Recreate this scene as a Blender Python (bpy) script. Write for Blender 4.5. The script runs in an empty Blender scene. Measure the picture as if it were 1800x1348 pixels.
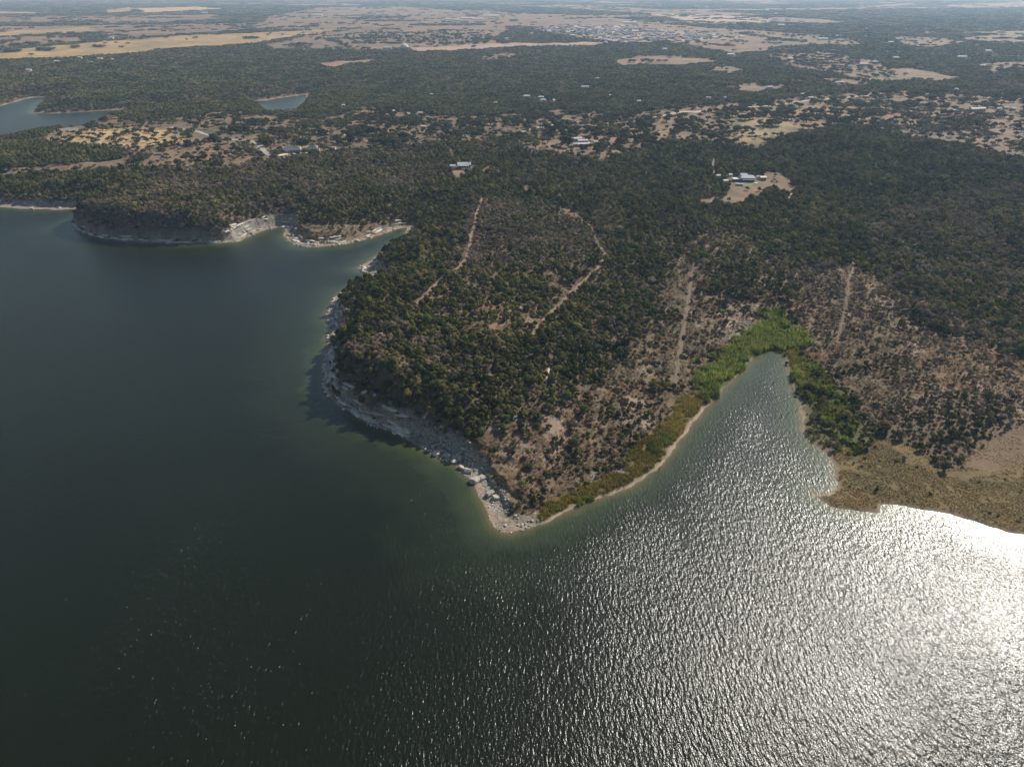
import bpy, math, random
import numpy as np

# ------------------------------------------------------------------ camera, world, sun, exposure
SC = bpy.context.scene
COL = SC.collection
FPX, CXP, CYP = 1248.0, 900.0, 674.0          # focal length and centre, in photograph pixels
CAM_H = 240.0
PITCH = math.radians(29.15)
SUN_EL, SUN_AZ = 36.5, 43.5                    # degrees; azimuth clockwise from +Y

cam_data = bpy.data.cameras.new('camera')
cam_data.sensor_width = 36.0
cam_data.lens = 36.0 * FPX / 1800.0
cam_data.clip_start = 1.0
cam_data.clip_end = 90000.0
cam = bpy.data.objects.new('camera', cam_data)
COL.objects.link(cam)
cam.location = (0, 0, CAM_H)
cam.rotation_euler = (math.pi / 2 - PITCH, 0, 0)
SC.camera = cam

world = bpy.data.worlds.new('World')
SC.world = world
world.use_nodes = True
wn = world.node_tree
bg = wn.nodes['Background']
sky = wn.nodes.new('ShaderNodeTexSky')
sky.sky_type = 'NISHITA'
sky.sun_disc = False
sky.sun_elevation = math.radians(SUN_EL)
sky.sun_rotation = math.radians(SUN_AZ)
sky.altitude = 300
sky.air_density = 1.25
sky.dust_density = 0.6
bg.inputs['Strength'].default_value = 0.065
wn.links.new(sky.outputs[0], bg.inputs['Color'])

sun_data = bpy.data.lights.new('sun', 'SUN')
sun_data.energy = 4.8
sun_data.angle = math.radians(0.53)
sun_data.color = (1.0, 0.95, 0.87)
sun = bpy.data.objects.new('sun', sun_data)
COL.objects.link(sun)
sun.location = (500, 500, 600)
sun.rotation_euler = (math.radians(90 - SUN_EL), 0, math.radians(180 - SUN_AZ))

SC.view_settings.view_transform = 'Standard'
SC.view_settings.look = 'None'
SC.view_settings.exposure = 0.4
SC.view_settings.gamma = 1.0
SC.view_settings.use_curve_mapping = False
SC.cycles.use_denoising = True
SC.cycles.use_adaptive_sampling = False
SC.cycles.max_bounces = 4
SC.cycles.diffuse_bounces = 2
SC.cycles.glossy_bounces = 2
SC.cycles.transmission_bounces = 2
SC.cycles.volume_bounces = 0
SC.cycles.transparent_max_bounces = 4
SC.cycles.caustics_reflective = False
SC.cycles.caustics_refractive = False
SC.cycles.sample_clamp_indirect = 3.0

rng = np.random.default_rng(7)
random.seed(7)

# ------------------------------------------------------------------ small tools
def hash2(ix, iy, seed):
    h = (ix.astype(np.int64) * 374761393 + iy.astype(np.int64) * 668265263 + seed * 982451653) & 0xffffffff
    h = ((h ^ (h >> 13)) * 1274126177) & 0xffffffff
    h = (h ^ (h >> 16)) & 0xffffffff
    return h / 4294967295.0

def vnoise(x, y, scale, seed=0):
    x = np.asarray(x, float) / scale; y = np.asarray(y, float) / scale
    ix = np.floor(x); iy = np.floor(y)
    fx = x - ix; fy = y - iy
    fx = fx * fx * (3 - 2 * fx); fy = fy * fy * (3 - 2 * fy)
    a = hash2(ix, iy, seed); b = hash2(ix + 1, iy, seed)
    c = hash2(ix, iy + 1, seed); d = hash2(ix + 1, iy + 1, seed)
    return (a * (1 - fx) + b * fx) * (1 - fy) + (c * (1 - fx) + d * fx) * fy

def fbm(x, y, scale, seed=0, octaves=3):
    t = 0; a = 0.5; s = 0
    for k in range(octaves):
        t = t + a * vnoise(x, y, scale / 2 ** k, seed + 17 * k); s += a; a *= 0.55
    return t / s

def sstep(t):
    t = np.clip(t, 0, 1)
    return t * t * (3 - 2 * t)

CP, SP = math.cos(PITCH), math.sin(PITCH)
def ray(px, py):
    u = (np.asarray(px, float) - CXP) / FPX; v = (np.asarray(py, float) - CYP) / FPX
    return u, CP - v * SP, -SP - v * CP

def flat(px, py, z=0.0):
    dx, dy, dz = ray(px, py)
    t = (z - CAM_H) / dz
    return dx * t, dy * t

def project(x, y, z):
    dy = np.asarray(y, float); dz = np.asarray(z, float) - CAM_H
    f = dy * CP - dz * SP; up = dy * SP + dz * CP
    f = np.where(f < 1, 1, f)
    return CXP + FPX * np.asarray(x, float) / f, CYP - FPX * up / f, f

def inside(poly, x, y):
    poly = np.asarray(poly, float)
    r = np.zeros(x.shape, bool)
    m = (x > poly[:, 0].min()) & (x < poly[:, 0].max()) & (y > poly[:, 1].min()) & (y < poly[:, 1].max())
    if not m.any():
        return r
    xs, ys = x[m], y[m]; c = np.zeros(xs.shape, bool)
    j = len(poly) - 1
    for i in range(len(poly)):
        xi, yi = poly[i]; xj, yj = poly[j]
        if yi != yj:
            c ^= ((yi > ys) != (yj > ys)) & (xs < (xj - xi) * (ys - yi) / (yj - yi) + xi)
        j = i
    r[m] = c
    return r

# ------------------------------------------------------------------ the shoreline: photograph pixels at water level,
# each stretch with (bluff height, bluff width, beach width, distance at which trees begin)
SHORE = [
 ((16, 45, 12, 16), [(-500, 352), (-300, 356), (-120, 361), (0, 364), (47, 368), (100, 369), (136, 368), (146, 374)]),
 ((29, 17, 3, 1.5), [(140, 384), (124, 394), (132, 404), (163, 416), (202, 422), (249, 426), (311, 428), (381, 427)]),
 ((22, 40, 8, 15), [(416, 425.5), (432, 418), (459, 406), (490, 399), (503, 401)]),
 ((20, 75, 8, 12), [(500, 412), (505, 422), (521, 432), (552, 435), (599, 431), (638, 422), (669, 413), (696, 403), (714, 400)]),
 ((24, 62, 3, 4), [(711, 416), (684, 437), (663, 450)]),
 ((16, 50, 10, 16), [(640, 465), (628, 472), (640, 479), (658, 485)]),
 ((24, 52, 3, 4), [(658, 494), (633, 504)]),
 ((24, 36, 7, 9), [(609, 508.5), (594, 516), (584, 533), (575, 555), (582, 576), (575, 597)]),
 ((26, 17, 5, 4), [(573, 622), (573, 651), (571, 679), (578, 697)]),
 ((26, 24, 5, 6), [(593, 710), (618, 727), (646, 743), (682, 756), (707, 768)]),
 ((20, 26, 7, 11), [(742, 786), (771, 802), (796, 816)]),
 ((7, 34, 7, 10), [(820, 836), (837, 854), (845, 875), (853, 893)]),
 ((5, 60, 9, 10), [(861, 914), (872, 929), (887, 935), (917, 930), (950, 924)]),
 ((13, 130, 3, 4), [(977, 910), (1017, 892), (1047, 878), (1083, 866), (1113, 857), (1133, 837), (1160, 817), (1180, 793), (1200, 770), (1217, 743), (1237, 717)]),
 ((9, 130, 0.6, 0), [(1253, 705), (1273, 683), (1297, 660), (1317, 637), (1343, 617), (1360, 612), (1380, 623), (1385, 640), (1390, 667), (1403, 693)]),
 ((10, 190, 2, 3), [(1410, 713), (1407, 730), (1413, 757), (1430, 780), (1450, 794), (1467, 821), (1469, 848), (1464, 862), (1450, 869), (1433, 869)]),
 ((4, 220, 2, 5), [(1443, 880), (1471, 890), (1505, 897), (1546, 902), (1552, 890), (1573, 889), (1607, 894), (1641, 898), (1669, 904), (1710, 916), (1737, 927), (1764, 933), (1800, 939), (1880, 955), (2000, 985), (2200, 1030)]),
]
INLET = [
 ((16, 85, 4, 7), [(-400, 215), (-150, 198), (0, 187), (50, 173.5), (62, 171.5), (82, 171.5), (72, 179), (55, 199), (90, 200), (150, 197), (200, 194), (275, 189), (350, 186), (400, 182), (440, 178), (470, 177), (490, 173), (540, 166)]),
 ((20, 40, 3, 4), [(532, 188), (513, 203), (495, 211), (472, 200), (455, 185), (400, 188), (300, 195), (240, 201), (200, 211), (165, 226), (130, 238), (65, 246), (0, 258), (-400, 310)]),
]
def build_shore(groups):
    pts, prm = [], []
    for p, l in groups:
        for q in l:
            x, y = flat(*q); pts.append((float(x), float(y))); prm.append(p)
    return np.array(pts), np.array(prm, float)
S1, Q1 = build_shore(SHORE)
S2, Q2 = build_shore(INLET)
LAKE = np.vstack([S1, [[1500, 60], [1500, -900], [-3500, -900], [-3500, S1[0, 1]]]])
INLETP = S2
SEGS = np.vstack([np.hstack([S1[:-1], S1[1:]]), np.hstack([S2[:-1], S2[1:]])])
SPT = np.vstack([S1, S2]); SPR = np.vstack([Q1, Q2])

def shore_info(x, y):
    """signed distance to the waterline (land positive) and the bluff parameters"""
    x = np.asarray(x, float).ravel(); y = np.asarray(y, float).ravel()
    n = len(x); d = np.full(n, 900.0); prm = np.tile(np.array([20., 60., 3., 4.]), (n, 1))
    near = np.where((np.hypot(x, y) < 3200))[0]
    wx = x + (fbm(x, y, 9, 3) - .5) * 5; wy = y + (fbm(x, y, 9, 5) - .5) * 5
    for c in range(0, len(near), 30000):
        i = near[c:c + 30000]; X = wx[i][:, None]; Y = wy[i][:, None]
        ax, ay, bx, by = SEGS.T
        ex, ey = bx - ax, by - ay
        t = np.clip(((X - ax) * ex + (Y - ay) * ey) / (ex * ex + ey * ey), 0, 1)
        dd = (X - ax - t * ex) ** 2 + (Y - ay - t * ey) ** 2
        dm = np.sqrt(dd.min(1))
        w = 1.0 / ((X - SPT[:, 0]) ** 2 + (Y - SPT[:, 1]) ** 2 + 4.0) ** 1.6
        w /= w.sum(1)[:, None]
        prm[i] = w @ SPR
        ins = inside(LAKE, wx[i], wy[i]) | inside(INLETP, wx[i], wy[i])
        d[i] = np.where(ins, -dm, dm)
    return d, prm

def height_from(x, y, d, prm):
    hc, w, b, tv = prm.T
    t = (d - b) / w
    prof = 0.42 * sstep(t / 0.22) + 0.58 * sstep((t - .16) / .84)
    gentle = np.clip((w - 60) / 50, 0, 1)
    prof = prof * (1 - gentle) + gentle * (0.35 * np.clip(t, 0, 1) + .65 * sstep(t))
    wob = 1 + .35 * (fbm(x, y, 45, 11) - .5)
    h = hc * wob * prof + 0.8 * np.clip(d / np.maximum(b, 1), 0, 1)
    h = h + 0.016 * np.clip(d - 70, 0, 700)
    und = (fbm(x, y, 160, 21) - .5) * 9 * np.clip((d - 30) / 150, 0, 1)
    und += (fbm(x, y, 14, 22) - .5) * 0.8 * np.clip(d / 10, 0, 1)
    h = h + und
    # limestone ledges on the steep bluffs
    steep = (1 - gentle) * np.clip((d - 1) / 3, 0, 1) * np.clip((b + w * .5 - d) / 8, 0, 1)
    st = 2.3
    q = h / st + 1.1 * (fbm(x, y, 30, 31) - .5)
    led = (np.floor(q) + sstep((q - np.floor(q) - .3) / .35)) * st - (q - h / st) * st
    rough = (vnoise(x, y, 4.0, 41) - .5) * 1.3 + (vnoise(x, y, 9, 43) - .5) * 2.4
    h = h * (1 - steep * .75) + led * steep * .75 + rough * steep * .8
    bed = -np.minimum(0.16 * np.abs(d), 7.0) - .05
    return np.where(d > 0, np.maximum(h, .05), bed)

def ground_h(x, y):
    x = np.atleast_1d(np.asarray(x, float)); y = np.atleast_1d(np.asarray(y, float))
    d, p = shore_info(x, y)
    return height_from(x, y, d, p)

def drop(px, py, lift=0.0):
    """photograph pixels -> points on the terrain"""
    px = np.atleast_1d(np.asarray(px, float)); py = np.atleast_1d(np.asarray(py, float))
    z = np.full(px.shape, 25.0)
    for _ in range(7):
        x, y = flat(px, py, z)
        z = .35 * z + .65 * np.maximum(ground_h(x, y), 0)
    x, y = flat(px, py, z)
    return x, y, ground_h(x, y) + lift

def wpoly(pts):
    a = np.array(pts, float)
    x, y, z = drop(a[:, 0], a[:, 1])
    return np.stack([x, y], 1)

# ------------------------------------------------------------------ land cover, traced from the photograph
# kind mix order: juniper, bare, oak, yellow-green broadleaf, bush
TAN = (.178, .120, .073); GOLD = (.30, .208, .10); PINK = (.180, .124, .080); BROWN = (.160, .114, .070)
OLIVE = (.155, .115, .05); LITTER = (.12, .085, .055); PALE = (.30, .225, .165); BARE = (.165, .113, .066); BARE2 = (.165, .117, .055); GREEN = (.07, .115, .022)
REG = []
def region(pts, cover, mix, col, size=1.0, warp=1.0):
    REG.append((wpoly(pts), cover, np.array(mix, float) / sum(mix), col, size, warp))
# woods with a different mixture
region([(126, 380), (165, 345), (260, 318), (420, 290), (560, 272), (720, 268), (790, 285), (760, 320), (700, 365), (560, 378), (500, 368), (420, 410), (300, 418), (170, 410)], 1.0, (.36, .54, .02, .06, .02), LITTER, .95, 2.0)
region([(520, 345), (600, 330), (700, 330), (740, 350), (720, 385), (640, 390), (520, 392)], 1.0, (.72, .12, .02, .14, 0), LITTER, 1.0)
region([(500, 418), (508, 396), (560, 398), (640, 396), (700, 385), (720, 392), (690, 408), (620, 428), (540, 436)], .62, (.02, .25, 0, .03, .7), BROWN, .8)
region([(820, 345), (900, 340), (990, 370), (1050, 405), (1062, 450), (1000, 480), (900, 480), (815, 460)], .93, (.38, .48, .0, .08, .06), LITTER, .85, 2.0)
region([(810, 462), (900, 470), (1010, 470), (1058, 458), (1000, 520), (935, 590), (870, 600), (770, 560), (750, 520), (780, 490)], .60, (.62, .22, .02, .06, .08), BROWN, .95, 1.5)
region([(600, 640), (640, 600), (700, 580), (780, 590), (760, 650), (680, 690), (620, 690)], 1.0, (.52, .36, 0, .1, .02), LITTER, 1.0)
region([(1120, 250), (1420, 225), (1560, 240), (1700, 280), (1800, 310), (1700, 420), (1600, 470), (1450, 480), (1300, 400), (1180, 380)], 1.0, (.72, .14, 0, .14, 0), LITTER, 1.05)
region([(1520, 380), (1700, 330), (1850, 330), (1850, 640), (1720, 600), (1600, 560), (1540, 480)], .97, (.45, .42, 0, .10, .03), LITTER, 1.0)
# scrub on the point, scrub right of the cove
region([(806, 778), (830, 768), (880, 752), (905, 738), (962, 733), (1000, 712), (1030, 680), (1080, 642), (1128, 592), (1160, 548), (1168, 492), (1185, 442), (1230, 412), (1300, 412), (1340, 440), (1420, 452), (1440, 480), (1410, 540), (1350, 590), (1290, 650), (1240, 716), (1180, 793), (1113, 857), (1017, 892), (950, 924), (880, 940), (840, 900), (815, 830)], .56, (.16, .15, 0, .03, .66), BROWN, 1.0)
region([(1180, 440), (1240, 425), (1320, 440), (1420, 450), (1450, 480), (1410, 530), (1330, 520), (1260, 540), (1225, 500), (1190, 480)], .72, (.3, .3, 0, .1, .3), BROWN, 1.0)
region([(1400, 520), (1440, 480), (1500, 462), (1560, 505), (1600, 570), (1700, 600), (1850, 640), (1850, 730), (1770, 770), (1700, 815), (1640, 800), (1580, 765), (1530, 740), (1490, 690), (1440, 640), (1400, 590)], .56, (.13, .37, 0, .03, .47), BROWN, .8)
region([(1580, 700), (1700, 690), (1800, 700), (1780, 760), (1725, 790), (1690, 815), (1640, 808), (1580, 775), (1560, 740)], .88, (.30, .38, 0, .02, .30), LITTER, .85)
# grassland of the right shore
region([(1425, 870), (1470, 790), (1500, 765), (1540, 762), (1600, 780), (1650, 818), (1715, 815), (1745, 775), (1790, 760), (1900, 740), (2100, 900), (2100, 1010), (1800, 945), (1600, 905), (1500, 900)], .07, (0, 0, 0, .2, .8), OLIVE, .6)
region([(1690, 812), (1720, 808), (1748, 775), (1800, 752), (1900, 740), (1950, 800), (1800, 815), (1740, 825)], .0, (0, 0, 0, 0, 1), BARE, .5)
region([(1560, 770), (1600, 785), (1650, 822), (1720, 822), (1800, 818), (1800, 830), (1700, 840), (1620, 825)], .01, (0, 0, 0, 0, 1), BARE2, .5)
# green banks of the cove
GR = []
def bank(pts, col):
    GR.append(wpoly(pts)); region(pts, 0.11, (.1, .1, 0, .4, .4), col, .6, 1.0)
bank([(1222, 700), (1228, 668), (1262, 630), (1300, 592), (1335, 572), (1345, 545), (1365, 540), (1385, 565), (1420, 585), (1425, 606), (1395, 622), (1382, 622), (1362, 609), (1342, 616), (1316, 637), (1296, 661), (1272, 685), (1250, 707)], (.06, .085, .02))
bank([(1381, 622), (1410, 618), (1428, 640), (1424, 690), (1404, 694), (1389, 667)], (.07, .085, .025))
bank([(945, 925), (962, 893), (1020, 860), (1065, 832), (1100, 818), (1120, 790), (1155, 755), (1200, 700), (1235, 690), (1238, 716), (1215, 744), (1180, 790), (1130, 836), (1110, 855), (1045, 876)], (.13, .105, .03))
region([(1425, 640), (1450, 645), (1478, 690), (1500, 740), (1530, 770), (1525, 830), (1500, 800), (1440, 770), (1412, 745), (1412, 700)], .93, (.36, .02, 0, .36, .26), (.085, .08, .03), .82, 2.0)
# open ground in the middle distance
region([(70, 250), (100, 228), (140, 216), (170, 212), (230, 212), (330, 206), (390, 198), (430, 196), (470, 204), (560, 210), (600, 202), (640, 188), (700, 192), (740, 202), (800, 207), (870, 222), (905, 242), (850, 247), (760, 252), (700, 259), (640, 264), (560, 270), (490, 283), (440, 291), (340, 297), (260, 295), (190, 297), (120, 304), (60, 307), (-40, 313), (-40, 303), (60, 293), (150, 286), (226, 277), (229, 262), (150, 256)], .24, (.1, .05, .82, .03, 0), TAN, 1.5)
region([(80, 245), (110, 230), (160, 228), (230, 222), (300, 232), (330, 250), (250, 262), (228, 262), (150, 256)], .10, (.1, .05, .82, .03, 0), (.37, .26, .135), 1.2)
region([(600, 205), (700, 195), (870, 215), (905, 242), (760, 252), (640, 264), (520, 262), (480, 230)], .38, (.15, .1, .7, .05, 0), TAN, 1.5)
region([(760, 208), (900, 200), (1000, 192), (1100, 204), (1200, 188), (1280, 183), (1400, 172), (1500, 162), (1560, 160), (1700, 167), (1850, 172), (1850, 262), (1800, 280), (1700, 257), (1600, 242), (1540, 227), (1490, 219), (1420, 233), (1380, 240), (1330, 263), (1290, 257), (1240, 252), (1180, 247), (1130, 257), (1090, 272), (1050, 286), (1000, 272), (930, 267), (900, 242)], .30, (.08, .08, .82, .02, 0), TAN, 1.7)
region([(1550, 195), (1850, 195), (1850, 262), (1800, 280), (1700, 257), (1600, 242), (1540, 227)], .36, (.2, .35, .43, .02, 0), PINK, 1.4)
region([(1300, 215), (1350, 205), (1400, 222), (1370, 238), (1330, 258), (1285, 250)], .13, (0, 0, 1, 0, 0), GOLD, 1.6)
region([(1262, 358), (1285, 330), (1292, 324), (1330, 318), (1352, 303), (1372, 303), (1386, 316), (1400, 335), (1385, 340), (1355, 330), (1340, 345), (1305, 357), (1280, 362)], .015, (.3, .2, .5, 0, 0), TAN, 1.0, .4)
region([(1225, 352), (1262, 346), (1266, 358), (1240, 362)], .15, (.3, .2, .5, 0, 0), TAN, 1.0)
region([(788, 300), (812, 296), (828, 300), (815, 310), (804, 316), (796, 310)], .05, (.5, .3, .2, 0, 0), (.26, .16, .10), .8, .3)
region([(845, 302), (860, 290), (866, 294), (852, 304)], .0, (1, 0, 0, 0, 0), PINK, .8, .3)
region([(912, 330), (930, 326), (940, 338), (928, 342)], .1, (1, 1, 0, 0, 0), TAN, .8, .6)
region([(985, 366), (1008, 368), (1022, 384), (1005, 385), (990, 376)], .1, (1, 1, 0, 0, 0), TAN, .8, .6)
region([(775, 255), (785, 252), (800, 272), (815, 275), (812, 280), (795, 276)], .1, (1, 1, 0, 0, 0), TAN, .8, .6)
# far fields
region([(560, 112), (600, 107), (655, 105), (662, 108), (640, 112), (606, 114), (598, 118), (585, 121), (570, 118)], 0.01, (1, 0, 0, 0, 0), (.26, .165, .10), 1, .5)
region([(482, 114), (530, 110), (530, 112), (484, 116)], 0, (1, 0, 0, 0, 0), TAN, 1, .2)
region([(-200, 112), (0, 106), (100, 103), (200, 97), (285, 88), (340, 84), (400, 80), (450, 78), (490, 70), (540, 62), (595, 57), (590, 52), (545, 54), (450, 58), (400, 60), (300, 64), (260, 66), (200, 70), (150, 76), (100, 80), (40, 86), (-200, 96)], .004, (0, 0, 1, 0, 0), GOLD, 1.4, .3)
region([(-200, 60), (0, 57), (60, 54), (120, 50), (165, 47), (168, 57), (120, 61), (60, 62), (0, 65), (-200, 70)], .01, (0, 0, 1, 0, 0), GOLD, 1.4, .3)
region([(-100, 70), (0, 66), (70, 64), (140, 63), (142, 74), (80, 79), (0, 86), (-100, 92)], .10, (0, 0, 1, 0, 0), PINK, 1.4, .3)
region([(168, 47), (250, 45), (330, 47), (400, 45), (440, 52), (380, 58), (300, 62), (200, 68), (172, 62)], .04, (0, 0, 1, 0, 0), PINK, 1.4, .3)
region([(180, 19), (235, 12), (233, 21), (182, 24)], 0, (1, 0, 0, 0, 0), GOLD, 1.4, .3)
region([(240, 15), (350, 12), (400, 17), (345, 19), (250, 24)], 0, (1, 0, 0, 0, 0), (.40, .28, .17), 1.4, .3)
region([(170, 37), (210, 35), (300, 33), (345, 36), (300, 40), (172, 42)], .05, (1, 0, 0, 0, 0), TAN, 1.4, .3)
region([(-100, 21), (0, 20), (70, 21), (68, 24), (0, 26), (-100, 27)], .05, (1, 0, 0, 0, 0), GOLD, 1.4, .3)
region([(440, 52), (470, 30), (560, 14), (700, 12), (800, 18), (900, 22), (905, 46), (880, 60), (850, 76), (740, 84), (640, 90), (560, 88), (480, 88), (470, 80), (540, 64), (600, 55)], .06, (.1, .05, .85, 0, 0), PINK, 1.5, .4)
region([(600, 62), (700, 58), (780, 58), (860, 62), (880, 78), (760, 82), (690, 72), (620, 76)], .30, (.6, 0, .4, 0, 0), PINK, 1.5, .4)
region([(715, 84), (800, 80), (900, 76), (1000, 76), (1060, 75), (1062, 79), (950, 83), (850, 87), (735, 92)], .01, (1, 0, 0, 0, 0), (.34, .235, .165), 1.4, .2)
region([(845, 100), (900, 93), (912, 98), (880, 106), (850, 108)], .15, (.5, 0, .5, 0, 0), TAN, 1.2, .3)
region([(905, 24), (1000, 26), (1100, 34), (1140, 40), (1250, 50), (1350, 56), (1350, 90), (1290, 96), (1250, 88), (1180, 76), (1060, 62), (960, 50), (905, 46)], .035, (.1, 0, .9, 0, 0), PINK, 1.4, .4)
region([(1140, 24), (1250, 28), (1340, 32), (1380, 38), (1300, 40), (1200, 36)], .12, (.1, 0, .9, 0, 0), (.37, .27, .21), 1.4, .3)
region([(1350, 56), (1430, 62), (1500, 72), (1520, 80), (1450, 80), (1350, 84)], .08, (.1, 0, .9, 0, 0), TAN, 1.4, .3)
region([(1350, 30), (1440, 34), (1490, 38), (1470, 42), (1350, 40)], .1, (.1, 0, .9, 0, 0), TAN, 1.4, .3)
region([(1570, 66), (1640, 66), (1700, 74), (1640, 84), (1590, 80)], .12, (.1, 0, .9, 0, 0), TAN, 1.4, .3)
region([(1690, 66), (1790, 60), (1900, 58), (1900, 70), (1760, 76), (1700, 72)], .1, (.1, 0, .9, 0, 0), PINK, 1.4, .3)
region([(1500, 12), (1600, 6), (1620, 9), (1520, 16)], .05, (.1, 0, .9, 0, 0), TAN, 1.4, .3)
region([(1640, 10), (1800, 4), (1900, 4), (1900, 12), (1700, 15)], .08, (.1, 0, .9, 0, 0), TAN, 1.4, .3)
region([(1075, 106), (1120, 99), (1180, 98), (1235, 103), (1262, 108), (1200, 116), (1130, 115), (1100, 117)], .04, (.1, 0, .9, 0, 0), TAN, 1.6, 1.2)
region([(1235, 118), (1290, 117), (1302, 125), (1287, 132), (1250, 127)], .05, (.1, 0, .9, 0, 0), TAN, 1.4, 1.0)
region([(1272, 153), (1320, 146), (1370, 147), (1387, 154), (1360, 160), (1330, 164), (1300, 163)], .06, (.1, 0, .9, 0, 0), PINK, 1.4, .3)
region([(1472, 131), (1550, 122), (1590, 119), (1640, 126), (1692, 138), (1640, 143), (1560, 145), (1500, 138)], .03, (.1, 0, .9, 0, 0), PINK, 1.4, 1.2)
region([(1430, 139), (1480, 137), (1532, 148), (1520, 152), (1470, 147)], .12, (.1, 0, .9, 0, 0), TAN, 1.4, .3)
region([(1720, 113), (1900, 108), (1900, 134), (1800, 133), (1740, 128)], .10, (.1, 0, .9, 0, 0), TAN, 1.4, .3)
region([(1340, 95), (1440, 92), (1540, 105), (1560, 122), (1470, 130), (1380, 118)], .25, (.3, .1, .6, 0, 0), TAN, 1.4, .3)
for cx_, cy_, hw in [(15, 91, 22), (84, 88.5, 20), (132, 84, 8), (172, 82.5, 13), (440, 67.5, 15), (30, 80, 12), (58, 77, 16), (105, 75, 7)]:
    region([(cx_ + hw * math.cos(t_ * .7854), cy_ + 1.6 * math.sin(t_ * .7854)) for t_ in range(8)], .97, (.2, 0, .8, 0, 0), LITTER, 1.4, .2)
def hedge(a, b, w=.7):
    (x0_, y0_), (x1_, y1_) = a, b
    region([(x0_, y0_ - w), (x1_, y1_ - w), (x1_, y1_ + w), (x0_, y0_ + w)], .95, (.2, 0, .8, 0, 0), LITTER, 1.3, .15)
for a_, b_ in [((575, 70), (690, 66)), ((578, 71), (612, 82)), ((620, 76), (700, 78)), ((0, 66), (75, 62)), ((75, 62), (160, 58)), ((166, 47), (168, 58)), ((140, 76), (305, 64)), ((1240, 79), (1290, 82)), ((1160, 81), (1210, 77)), ((1000, 33), (1060, 31)), ((640, 38), (760, 36)), ((470, 50), (560, 46)), ((720, 45), (850, 44)), ((560, 60), (640, 50)), ((905, 84), (985, 86)), ((1130, 97), (1170, 92)), ((600, 33), (720, 30)), ((1350, 70), (1420, 74)), ((1300, 60), (1350, 66))]:
    hedge(a_, b_)
SUBURB = [(935, 54), (1000, 43), (1100, 46), (1220, 60), (1310, 66), (1250, 71), (1150, 76), (1080, 75), (1000, 64)]
region(SUBURB, .06, (0, 0, 1, 0, 0), (.30, .23, .17), 1.3, .2)
DEFAULT_MIX = np.array([.70, .20, .03, .07, 0.])

def classify(x, y):
    """index of the land-cover region at each point (-1 = the general wood)"""
    r = np.hypot(x, y)
    amp = np.clip(r / 70, 3, 40)
    n1 = fbm(x, y, 22, 51) - .5; n2 = fbm(x, y, 22, 57) - .5
    m1 = fbm(x, y, 90, 52) - .5; m2 = fbm(x, y, 90, 58) - .5
    far = r > 1500
    ox = np.where(far, m1 * 40, n1 * 15); oy = np.where(far, m2 * 40, n2 * 15)
    idx = np.full(x.shape, -1, int)
    for k, (poly, cover, mix, col, size, warp) in enumerate(REG):
        idx[inside(poly, x + ox * warp, y + oy * warp)] = k
    # beyond the mapped country: a patchwork of woods and fields
    ca, sa = math.cos(.35), math.sin(.35)
    u = (x * ca + y * sa) + 160 * (m1); v = (-x * sa + y * ca) + 160 * m2
    cell = hash2(np.floor(u / 900), np.floor(v / 620), 5)
    px, py, f = project(x, y, np.full(x.shape, 36.))
    openp = np.where(px < 450, .30, np.where(px < 1350, .30, .20)) * np.clip((r - 4200) / 1200, 0, 1)
    idx = np.where((idx == -1) & (cell < openp), -2, idx)
    return idx

COVER = np.array([q[1] for q in REG]); SIZE = np.array([q[4] for q in REG])
COLR = np.array([q[3] for q in REG]); MIX = np.array([q[2] for q in REG])

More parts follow.
